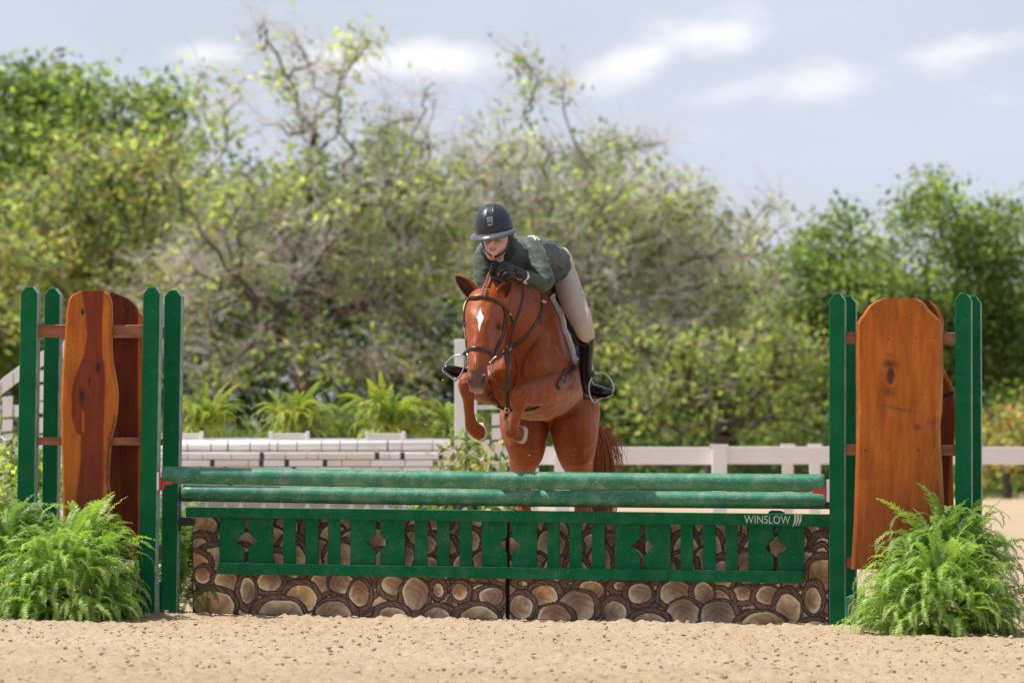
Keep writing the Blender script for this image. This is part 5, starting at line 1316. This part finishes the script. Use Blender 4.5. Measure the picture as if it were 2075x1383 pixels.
while y < 1005:
    h = 14.5; x = 152 + rw.uniform(-10, 0)
    while x < 908:
        w = rw.choice((22, 30, 44, 58, 70)); x1 = min(x + w, 911)
        if x1 - max(x, 151) > 5: fp([(max(x, 151), y), (x1 - 1.6, y), (x1 - 1.6, y + h - 1.8), (max(x, 151), y + h - 1.8)], DJ, .04).obj('block', M['cream_paint'] if rw.random() < .6 else M['white_paint'], wall, bevel=.004)
        x = x1
        if rw.random() < .34 and x < 895:
            fp([(x, y), (x + 6.5, y), (x + 6.5, y + 12), (x, y + 12)], DJ, .04).obj('dark_gap', M['gap'], wall); x += 7.5
    y += h
fp([(150, 1006), (912, 1006), (912, 1140), (150, 1140)], DJ + .01, .03).obj('mortar', M['white_paint'], wall)
y = 1009
while y < 1120:
    x = 156 + rw.uniform(0, 15)
    while x < 890:
        w = rw.uniform(26, 50); a = rw.uniform(2, 8)
        if x + w < 908: fp([(x + a, y), (x + w - a * .5, y + 1), (x + w, y + 9), (x + w - a, y + 20), (x + a * .4, y + 19), (x, y + 8)], DJ - .015, .03).obj('stone', M['grey_stone'], wall, bevel=.004)
        x += w + 5
    y += 25
mb = MB(); k = DJ / FPX; mb.tube([W(150, 903, DJ + .10), W(912, 903, DJ + .10)], 11 * k, 20); mb.obj('rounded_top', M['white_paint'], wall)
for x in (428, 462, 507, 546, 563, 602, 652, 689, 724, 786, 815, 877, 905, 380, 300, 240):
    mb = MB(); mb.tube([W(x - 1.2, 903, DJ + .10), W(x + 1.2, 903, DJ + .10)], 11.6 * k, 20); mb.obj('joint_band', M['grey_stone'] if rw.random() < .6 else M['gap'], wall)
fp([(150, 886), (912, 888), (912, 896), (150, 896)], DJ + .42, .05).obj('back_ledge', M['white_paint'], wall)
for (a, b) in ((210, 290), (340, 412), (545, 627), (740, 822)):
    r_ = wall_root((a + b) / 2, '', '', 'planter_box', DJ + .3); r_.location.z = W(a, 893, DJ + .3).z
    lab = {340: 'white planter box on the wall jump beside the left green post', 545: 'white planter box under the yellowing fern', 740: 'white planter box nearest the horse', 210: 'white planter box behind the left slab wing'}[a]
    tag(r_, lab, 'planter box', 'white planter boxes on the wall jump')
    fp([(a + 4, 877), (b - 4, 877), (b - 4, 893), (a + 4, 893)], DJ + .3, .25).obj('box', M['cream_paint'], r_, bevel=.005)
    for xx in (a, b - 8): fp([(xx, 873), (xx + 8, 873), (xx + 8, 893), (xx, 893)], DJ + .28, .04).obj('corner_post', M['white_paint'], r_, bevel=.005)
for (x, s_, key, lab, sd) in ((250, .50, 'yellow', 'fern on the wall jump hidden behind the left slab wing', 31), (410, .52, 'yellow', 'blurred light green fern on the wall jump right of the left green post', 32), (598, .52, 'yellow', 'blurred yellowing fern in the middle of the wall jump', 33),
                          (786, .56, 'yellow', 'blurred broad light green fern on the wall jump left of the horse', 34), (915, .40, 'yellow', 'small blurred fern on the wall jump tucked behind the horse knee', 35)):
    b = W(x, 876, DJ + .75); fern(b, 70, s_ * .86, key, lab, sd, pot=False, upright=.55, inner=40, group='blurred ferns on the wall jump', R=.26, Hh=.20)
def block_wing(xs_in, top, side, lab):
    """white wing of the wall jump: tall post next to the wall, blocks under a falling curve"""
    r_ = wall_root(sum(xs_in) / 2, lab, 'jump wing', 'block_wing')
    a, b = xs_in; fp([(a, top), (b, top), (b, 1140), (a, 1140)], DJ - .05, .1).obj('post', M['white_paint'], r_, bevel=.006)
    x = b if side > 0 else a; n = 6; w = 25
    for i in range(n):
        x0 = x + side * (i * w + 2); x1 = x + side * ((i + 1) * w)
        f = lambda xx: top + 4 + 95 * (abs(xx - x) / (n * w)) ** 1.35 if side < 0 else top + 60 + 120 * (abs(xx - x) / (n * w)) ** 1.1
        l, rr = sorted((x0, x1)); fl, fr = f(l), f(rr)
        fp([(l, fl), (rr, fr), (rr, fr + 30), (l, fl + 30)], DJ, .07).obj('arch_block', M['white_paint'], r_, bevel=.005)
        yy = 0
        while max(fl, fr) + 34 + yy < 1120:
            h = rw.choice((26, 34, 44)); jj = rw.uniform(-2, 2)
            if rw.random() < (.96 if i % 2 == 0 else .72):
                fp([(l + 1.5, max(fl, fr) + 34 + yy + jj), (rr - 1, max(fl, fr) + 33 + yy), (rr - 2, max(fl, fr) + 31 + yy + h), (l + 1, max(fl, fr) + 31 + yy + h + jj)], DJ, .06).obj('block', M['white_paint'], r_, bevel=.005)
            yy += h + 3
    for yy in (820, 905, 1010): fp(sorted([(x, yy), (x + side * n * w, yy)]) + sorted([(x, yy + 9), (x + side * n * w, yy + 9)], reverse=True), DJ + .06, .03).obj('rail', M['white_paint'], r_)
    return r_
block_wing((128, 152), 690, -1, 'white block pattern wing of the far wall jump, seen between the left green posts')
block_wing((921, 943), 687, 1, 'white post and block wing of the far wall jump behind the horse head')
# white ring fence
fen = wall_root(1300, 'long white board fence crossing behind the horse and the right wing', 'fence', 'ring_fence', 58)
DFN = 58.0
PX_ = (-2640, -2230, -1820, -1410, -1000, -590, -180, 230, 640, 1139, 1458, 1868, 2280, 2690, 3100, 3510, 3920, 4330)
for a_, b_ in zip(PX_, PX_[1:]):                # one board from post to post
    e_ = rw.uniform(-.8, .8); fp([(a_ + .8, 904.5 + e_), (b_ - .8, 905 + e_), (b_ - .8, 940.5 + e_), (a_ + .8, 940 + e_)], DFN, .04).obj('board', M['white_paint'], fen, bevel=.006)
x = -655
for x in PX_:
    fp([(x - 15, 903), (x - 15, 1130), (x + 15, 1130), (x + 15, 903)][::-1], DFN - .14, .13).obj('post', M['white_paint'], fen, bevel=.008)
    fp([(x - 18, 900), (x + 18, 900), (x + 18, 904), (x - 18, 904)], DFN - .155, .16).obj('post_cap', M['white_paint'], fen, bevel=.005)
for x, lab in ((1597, 'cream marker post standing just beyond the white fence, left of its pair'), (1652, 'white marker post standing just beyond the white fence, right of its pair')):
    b = gpt(x, 0, 66); o = MB(); fp([(x - 11, 905), (x + 11, 905), (x + 11, 1090), (x - 11, 1090)], 66, .1, o); fp([(x - 14, 899), (x + 14, 899), (x + 14, 906), (x - 14, 906)], 65.98, .14, o)
    o = o.obj('marker_post', M['cream_paint'] if x == 1597 else M['white_paint'], None, bevel=.006, origin=b); tag(o, lab, 'post', 'short posts beyond the white fence')
# ================================================================== trees
def leaf_mat():
    m = NM('tree leaves'); c = m.mix(1, m.attr(), (1.5, 1.52, 1.75), 'MULTIPLY'); m.set(Base_Color=c, Roughness=.45, Specular_IOR_Level=.35)
    tr = m.n('ShaderNodeBsdfTranslucent'); m.l(m.mix(1, c, (1.6, 1.6, 1.0), 'MULTIPLY'), tr.inputs['Color'])
    mx = m.n('ShaderNodeMixShader'); mx.inputs[0].default_value = .60; m.l(m.b.outputs[0], mx.inputs[1]); m.l(tr.outputs[0], mx.inputs[2]); m.l(mx.outputs[0], m.out.inputs[0]); return m.m
M['leaf'] = leaf_mat()
M['bark'] = plain('grey brown bark', (.085, .064, .048), .9, var=.3, vs=2, bump=.5, bs=9)
M['twig'] = plain('pale twig bark', (.56, .51, .46), .85, var=.25, vs=2)
def leaf_cloud(P, n_each, spread, size, pal, rs, clump=None):
    """diamond leaves round the points P; pal: list of leaf colours, each leaf its own"""
    P = np.asarray(P); n = len(P) * n_each
    c = np.repeat(P, n_each, 0) + rs.normal(0, 1, (n, 3)) * np.array(spread)
    a = rs.normal(0, 1, (n, 3)); a /= np.linalg.norm(a, axis=1, keepdims=True); b = rs.normal(0, 1, (n, 3)); b -= a * (a * b).sum(1, keepdims=True); b /= np.linalg.norm(b, axis=1, keepdims=True)
    b[:, 2] *= .6; s_ = size * rs.uniform(.6, 1.3, (n, 1))
    V = np.stack([c - a * s_, c + b * s_ * .5 - a * s_ * .1, c + a * s_, c - b * s_ * .5 - a * s_ * .1], 1).reshape(-1, 3)
    F = np.arange(n * 4).reshape(n, 4)
    pal = np.array(pal); gi = rs.randint(0, len(pal), len(P)); gi = np.repeat(gi, n_each); li = rs.randint(0, len(pal), n); pick = np.where(rs.rand(n) < .6, gi, li)
    col = pal[pick] * rs.uniform(.75, 1.3, (n, 1)) * np.repeat(rs.uniform(.8, 1.2, (len(P), 1)), n_each, 0)
    C = np.concatenate([np.repeat(col, 4, 0), np.ones((n * 4, 1))], 1); return V, F, C
def tubes_np(segs, k=5):
    """segs: list of (p0, p1, r0, r1) -> open k-sided tubes"""
    A = np.array([s[0] for s in segs]); B_ = np.array([s[1] for s in segs]); R0 = np.array([s[2] for s in segs])[:, None]; R1 = np.array([s[3] for s in segs])[:, None]
    t = B_ - A; t /= np.linalg.norm(t, axis=1, keepdims=True) + 1e-9; u = np.cross(t, [.31, .87, .2]); u /= np.linalg.norm(u, axis=1, keepdims=True) + 1e-9; v = np.cross(t, u)
    V = []
    for j in range(k):
        th = 2 * math.pi * j / k; d = u * math.cos(th) + v * math.sin(th); V.append(A + d * R0)
    for j in range(k):
        th = 2 * math.pi * j / k; d = u * math.cos(th) + v * math.sin(th); V.append(B_ + d * R1)
    V = np.stack(V, 1); n = len(A); base = (np.arange(n) * 2 * k)[:, None]
    F = np.concatenate([base + np.array([[j, (j + 1) % k, k + (j + 1) % k, k + j]]) for j in range(k)], 0)
    return V.reshape(-1, 3), F
def ell_pts(blobs, d, depth, dens, rs, keep=1.):
    out = []
    for bl in blobs:
        cx, cy, rx, ry = bl[:4]; q = bl[4] if len(bl) > 4 else 1.
        k = d / FPX; ax, az, ay = rx * k, ry * k, min(depth, (rx + ry) * .8 * k)
        n = max(3, int(4.19 * ax * az * ay * dens * q)); u = rs.normal(0, 1, (n, 3)); u /= np.linalg.norm(u, axis=1, keepdims=True); u *= rs.rand(n, 1) ** (1 / 2.2)
        dd = d + rs.uniform(-.5, .5) * depth
        c = W(cx, cy, dd); out.append(np.array(c) + u * np.array([ax, ay, az]))
    return np.concatenate(out)
def tree(name, label, cat, base, trunk_top, blobs, d, depth, dens, n_leaf, size, pal, seed, tr=.22, spread=.32, twigs=2, twig_len=.8, group=None, way=(), airy=0., thin_above=-999):
    rs = np.random.RandomState(seed); bx = (base[0] - CX) * d / FPX; root = Vector((bx, d, ground_z(bx, d) - .05))
    e = empty(name, root, label, cat, group)
    P = ell_pts(blobs, d, depth, dens, rs)
    nodes = [np.array(root), np.array(W(base[0] * .5 + trunk_top[0] * .5, (base[1] + trunk_top[1]) / 2, d)), np.array(W(*trunk_top, d))]; par = [-1, 0, 1]
    for w_ in way: nodes.append(np.array(W(w_[0], w_[1], d + (w_[2] if len(w_) > 2 else 0)))); par.append(w_[3] if len(w_) > 3 else len(nodes) - 2)
    o = nodes[2]; order = np.argsort(np.linalg.norm(P - o, axis=1)); P = P[order]
    L = [0., np.linalg.norm(nodes[1] - nodes[0])]; 
    for i in range(2, len(nodes)): L.append(L[par[i]] + np.linalg.norm(nodes[i] - nodes[par[i]]))
    n0 = len(nodes); A = np.zeros((n0 + len(P), 3)); A[:n0] = nodes; LL = np.zeros(n0 + len(P)); LL[:n0] = L; LL[0] += 50; LL[1] += 50
    for i, p in enumerate(P):
        m_ = n0 + i; dd = np.linalg.norm(A[:m_] - p, axis=1); j = int(np.argmin(dd + .28 * LL[:m_])); A[m_] = p; par.append(j); LL[m_] = LL[j] + dd[j]
    N = len(par); cnt = np.zeros(N)
    for i in range(N - 1, -1, -1):
        cnt[i] += 1
        if par[i] >= 0: cnt[par[i]] += cnt[i]
    rad = tr * (cnt / cnt[0]) ** .52 + .008
    rad[3:min(n0, 9)] = np.maximum(rad[3:min(n0, 9)], .06)
    tseg = []; bseg = []
    for i in range(1, N):
        a = A[par[i]]; b = A[i]; ln = np.linalg.norm(b - a); ns = 3 if ln > .35 else 1; prev = a; r_ = min(rad[par[i]], rad[i] * 1.6)
        for q in range(1, ns + 1):
            t = q / ns; c = a + (b - a) * t
            if q < ns: c = c + rs.normal(0, .09 * min(ln, 1.2), 3)
            rr0 = r_ + (rad[i] - r_) * (q - 1) / ns; rr1 = r_ + (rad[i] - r_) * t
            (tseg if i < 3 else bseg).append((prev, c, rr0, rr1)); prev = c
    # flare of the trunk at the ground
    tseg[0] = (tseg[0][0], tseg[0][1], tseg[0][2] * 1.5, tseg[0][3]); off = np.array(root)
    V, F = tubes_np(tseg, 10); link_mesh('trunk', np_mesh('trunk', V - off, F, M['bark'], True), e)
    V, F = tubes_np(bseg, 4); link_mesh('branches', np_mesh('branches', V - off, F, M['bark'], True), e)
    zt = W(0, thin_above, d).z
    if twigs:
        S_ = []
        for p in A[n0:]:
            for _ in range(twigs if p[2] < zt else twigs + 3):
                a = p + rs.normal(0, .1, 3); dr = rs.normal(0, 1, 3); dr[2] = dr[2] * .7 + .15; dr /= np.linalg.norm(dr); ln = twig_len * rs.uniform(.4, 1.2)
                for q in range(2):
                    b = a + dr * ln / 2; S_.append((a, b, .011 - .004 * q, .008 - .004 * q + .0005)); a = b; dr = dr + rs.normal(0, .3, 3); dr /= np.linalg.norm(dr)
        V, F = tubes_np(S_, 3); o = link_mesh('twigs', np_mesh('twigs', V - off, F, M['twig'], True), e); o['kind'] = 'stuff'
    LP = A[n0:]
    if airy:                                   # leafy patches alternate with bare twigs
        keep = np.array([mnoise.noise(Vector(p) * .55) + .42 * mnoise.noise(Vector(p) * 1.4) > airy + (.10 if p[2] > zt else 0) for p in LP]); LP = LP[keep] if keep.sum() > 20 else LP
    V, F, C = leaf_cloud(LP, n_leaf, (spread, spread, spread * .8), size, pal, rs)
    o = link_mesh('leaves', np_mesh('leaves', V - off, F, M['leaf'], False, C), e); o['kind'] = 'stuff'
    return e
GREEN = [(.082, .120, .034), (.115, .155, .042), (.060, .092, .030), (.16, .195, .055)]
LIME = [(.18, .25, .045), (.24, .31, .06), (.11, .165, .035), (.30, .34, .08)]
OLIVE = [(.16, .18, .045), (.22, .225, .06), (.11, .13, .035), (.26, .27, .075)]
RUST = [(.24, .15, .04), (.18, .16, .04), (.32, .17, .045), (.13, .14, .035)]
DEEP = [(.05, .09, .028), (.07, .115, .035), (.04, .075, .024)]
tree('dense_tree', 'dense mid green tree rising behind the left wing at the far left', 'tree', (90, 1000), (100, 700), [(60, 240, 110, 105), (165, 200, 60, 72), (10, 190, 70, 60), (100, 185, 80, 50), (235, 260, 80, 80), (120, 330, 130, 100), (325, 225, 70, 75), (330, 320, 80, 90), (20, 430, 130, 140), (180, 440, 150, 120), (360, 420, 80, 90), (60, 620, 150, 140)],
     172, 4, 2.4, 34, .155, GREEN + LIME[:1], 1, twigs=0, spread=.42)
tree('rusty_tree', 'olive tree with rusty orange leaves in front of the dense green one', 'tree', (260, 1000), (250, 690), [(215, 330, 130, 75), (330, 350, 85, 100), (120, 430, 130, 95), (285, 460, 130, 100), (50, 500, 110, 90), (410, 430, 60, 80), (120, 590, 160, 110), (290, 590, 130, 100)],
     160, 3, 2.3, 26, .12, RUST[:2] + OLIVE + LIME + GREEN[1:3], 2, twigs=4)
tree('sprawling_tree', 'sprawling half bare tree with dark crooked limbs left of the rider', 'tree', (655, 1000), (600, 700), [(480, 400, 110, 85), (620, 330, 70, 60), (760, 330, 100, 90), (690, 430, 170, 100), (870, 400, 120, 100), (560, 520, 170, 110), (800, 560, 180, 120), (400, 560, 130, 110),
      (640, 230, 100, 50, .9), (560, 150, 70, 80, .55), (530, 45, 24, 30, 1.8), (600, 90, 32, 34, 1.2), (660, 150, 60, 70, .9), (740, 85, 50, 30, 2.), (700, 130, 36, 44, 1.2), (790, 250, 60, 50, .8), (880, 190, 30, 30, 1.2), (850, 250, 40, 50, .8), (470, 240, 70, 80, .5), (430, 170, 40, 60, .5),
      (430, 720, 130, 90, .6), (620, 720, 130, 90, .4), (820, 740, 120, 90, .6)],
     150, 2.8, 2.8, 22, .115, OLIVE[:2] + LIME + LIME, 3, tr=.26, airy=-.06, thin_above=300, twigs=7, twig_len=1.2, way=((560, 640, -1.5), (480, 560, -2), (420, 490, -2), (370, 420, -1.5), (350, 320, -1), (640, 560, .5, 3), (640, 420, .5), (630, 300), (600, 180), (540, 80), (640, 240, 0, 9), (720, 120), (750, 85), (420, 600, 1, 4), (520, 650, -1, 2), (440, 690, -1), (740, 620, 0, 2), (800, 520), (860, 420), (870, 300), (880, 200)))
tree('grey_twig_tree', 'wide greyish tree with thin twigs behind and right of the rider', 'tree', (1190, 1000), (1150, 690), [(1000, 270, 80, 70, .6), (1090, 190, 30, 50, .7), (1135, 165, 30, 28, .9), (1060, 130, 22, 14, .6), (1020, 380, 140, 100), (1185, 330, 110, 70), (1290, 300, 40, 45, .7), (1335, 290, 24, 26, .8), (1280, 420, 140, 100),
      (1420, 420, 50, 45, .8), (1450, 390, 22, 25, .7), (1390, 500, 140, 100), (1190, 540, 180, 120), (1540, 470, 60, 50, .6), (1565, 418, 40, 16, .4), (1490, 590, 110, 100), (1040, 560, 140, 120), (930, 300, 60, 50, .5), (1320, 660, 180, 100, .8), (1080, 700, 140, 90, .6)],
     154, 3.2, 2.6, 23, .115, OLIVE + GREEN[1:2] + LIME, 4, airy=-.06, thin_above=330, tr=.26, twigs=10, twig_len=1.2)
tree('low_lime_tree', 'low lime green tree between the rider and the right wing', 'tree', (1450, 1005), (1450, 850), [(1290, 700, 90, 70, .9), (1400, 740, 110, 80), (1540, 700, 90, 90), (1560, 800, 110, 80), (1340, 820, 120, 70, .8), (1640, 740, 80, 90)],
     147, 3., 2.2, 34, .11, LIME[2:3] + GREEN + OLIVE, 5, twigs=2)
tree('bushy_tree', 'bushy green tree rising just left of the right wing', 'tree', (1700, 1000), (1700, 800), [(1690, 470, 70, 50), (1640, 530, 85, 75), (1770, 500, 60, 48), (1740, 590, 110, 80), (1620, 650, 110, 90), (1730, 720, 140, 110), (1640, 830, 130, 90)],
     163, 3.4, 2.6, 50, .125, GREEN + LIME[:1] + LIME[2:3], 6, twigs=1, spread=.38)
tree('bushy_tree', 'taller bushy green tree behind the right wing with gaps of sky', 'tree', (1920, 1000), (1920, 760), [(1885, 430, 80, 60), (1905, 395, 45, 28), (1840, 430, 40, 30), (2010, 460, 60, 55), (2060, 440, 40, 40), (1950, 500, 80, 60), (2010, 500, 90, 70), (1850, 570, 90, 60), (2040, 570, 80, 60), (1950, 640, 120, 70), (1860, 730, 140, 100), (2030, 740, 120, 100), (1960, 860, 150, 80)],
     166, 3.4, 2.6, 50, .125, GREEN + LIME[:1] + LIME[2:3], 7, twigs=1, spread=.38)
tree('brown_shrub', 'low brownish yellow shrub at the right edge beyond the fence', 'shrub', (2040, 1004), (2040, 950), [(2040, 860, 60, 50), (2010, 920, 60, 60), (2100, 910, 80, 80), (2060, 950, 60, 45)],
     146, 2.5, 3.5, 34, .10, RUST[:3] + OLIVE, 8, tr=.1, twigs=2, twig_len=.4, spread=.22)
tree('side_tree', 'green tree standing off to the left of the frame', 'tree', (-180, 1000), (-180, 750), [(-180, 300, 140, 120), (-120, 450, 140, 140), (-250, 500, 150, 150), (-150, 650, 160, 140)], 170, 4, 1.2, 40, .15, GREEN, 9, twigs=0, spread=.42)
tree('side_tree', 'green tree standing off to the right of the frame', 'tree', (2260, 1000), (2260, 750), [(2250, 480, 130, 110), (2200, 620, 140, 120), (2320, 640, 150, 130), (2240, 780, 160, 120)], 168, 4, 1.2, 40, .15, GREEN, 10, twigs=0, spread=.42)
# the wood behind: one mass of foliage
def wood(name, label, d0, d1, xr, topf, n, size, pal, seed, ybot=1005, n_each=40, spread=.5):
    rs = np.random.RandomState(seed); x = rs.uniform(*xr, n); top = np.array([topf(v) for v in x]); y = top + (ybot - top) * rs.rand(n) ** 1.0; d = rs.uniform(d0, d1, n)
    P = np.stack([(x - CX) * d / FPX, d, EYE + (HY - y) * d / FPX], 1); P[:, 2] = np.maximum(P[:, 2], .1)
    V, F, C = leaf_cloud(P, n_each, (spread,) * 3, size, pal, rs)
    o = link_mesh(name, np_mesh(name, V, F, M['leaf'], False, C)); return tag(o, label, kind='stuff')
wood('distant_wood', 'dark green wood closing the view behind the trees', 178, 190, (-2600, 4600), lambda x: float(np.interp(x, [-700, 0, 350, 450, 600, 900, 1300, 1450, 1600, 1700, 2075, 2800], [330, 330, 360, 400, 390, 380, 420, 500, 580, 610, 600, 600])) + 30 * math.sin(x * .021), 6200, .22, DEEP + GREEN[:2], 41, n_each=40, spread=.66)
wood('undergrowth', 'shaded brush and weeds under the trees', 150, 158, (-2600, 4600), lambda x: 860 + 30 * math.sin(x * .017) + 18 * math.sin(x * .05), 2300, .13, DEEP + GREEN + OLIVE[:1], 42, n_each=34, spread=.32)
# near shrubs beside the second jump
def shrub(name, label, cx, d, blobs, pal, seed, n=60, size=.045, dens=80., spread=.10):
    tree(name, label, 'shrub', (cx, 1130), (cx, HY + 60), blobs, d, .9, dens, n, size, pal, seed, tr=.03, spread=spread, twigs=1, twig_len=.2)
shrub('potted_shrub', 'blurred leafy shrub beside the wall jump, under the horse forelegs', 965, 47, [(960, 920, 42, 50), (985, 960, 40, 50), (940, 970, 40, 45), (960, 1020, 60, 40), (900, 1030, 60, 20), (1020, 1010, 40, 35)], [(.075, .13, .03), (.12, .18, .05), (.05, .09, .025), (.22, .20, .07)], 51)
shrub('low_shrub', 'blurred round green shrub at the far left between the green posts', 40, 46, [(30, 950, 60, 50), (75, 990, 60, 60), (10, 1010, 60, 50), (110, 960, 30, 50), (50, 1050, 80, 50)], LIME + GREEN, 52)
# sand thrown up by the hooves, a dark bird-like clip and a red blossom on the gate
rs_ = random.Random(9); mb = MB()
for i in range(26):
    x = rs_.choice((rs_.gauss(890, 25), rs_.gauss(985, 30), rs_.gauss(1120, 70))); y = rs_.uniform(700, 950); mb.ball(H(x, y, rs_.uniform(.2, 1.4)), rs_.uniform(.0012, .0042), 6, 4)
o = mb.obj('flying_sand', M['white_paint'], None, fixn=False); tag(o, 'specks of sand thrown into the air around the horse forelegs', kind='stuff')
mb = MB(); pp([(1557, 1036), (1564, 1033), (1582, 1034), (1590, 1038), (1588, 1042), (1557, 1041)], DB, .04, mb); mb.obj('clip', M['black_plastic'], gate, bevel=.002)
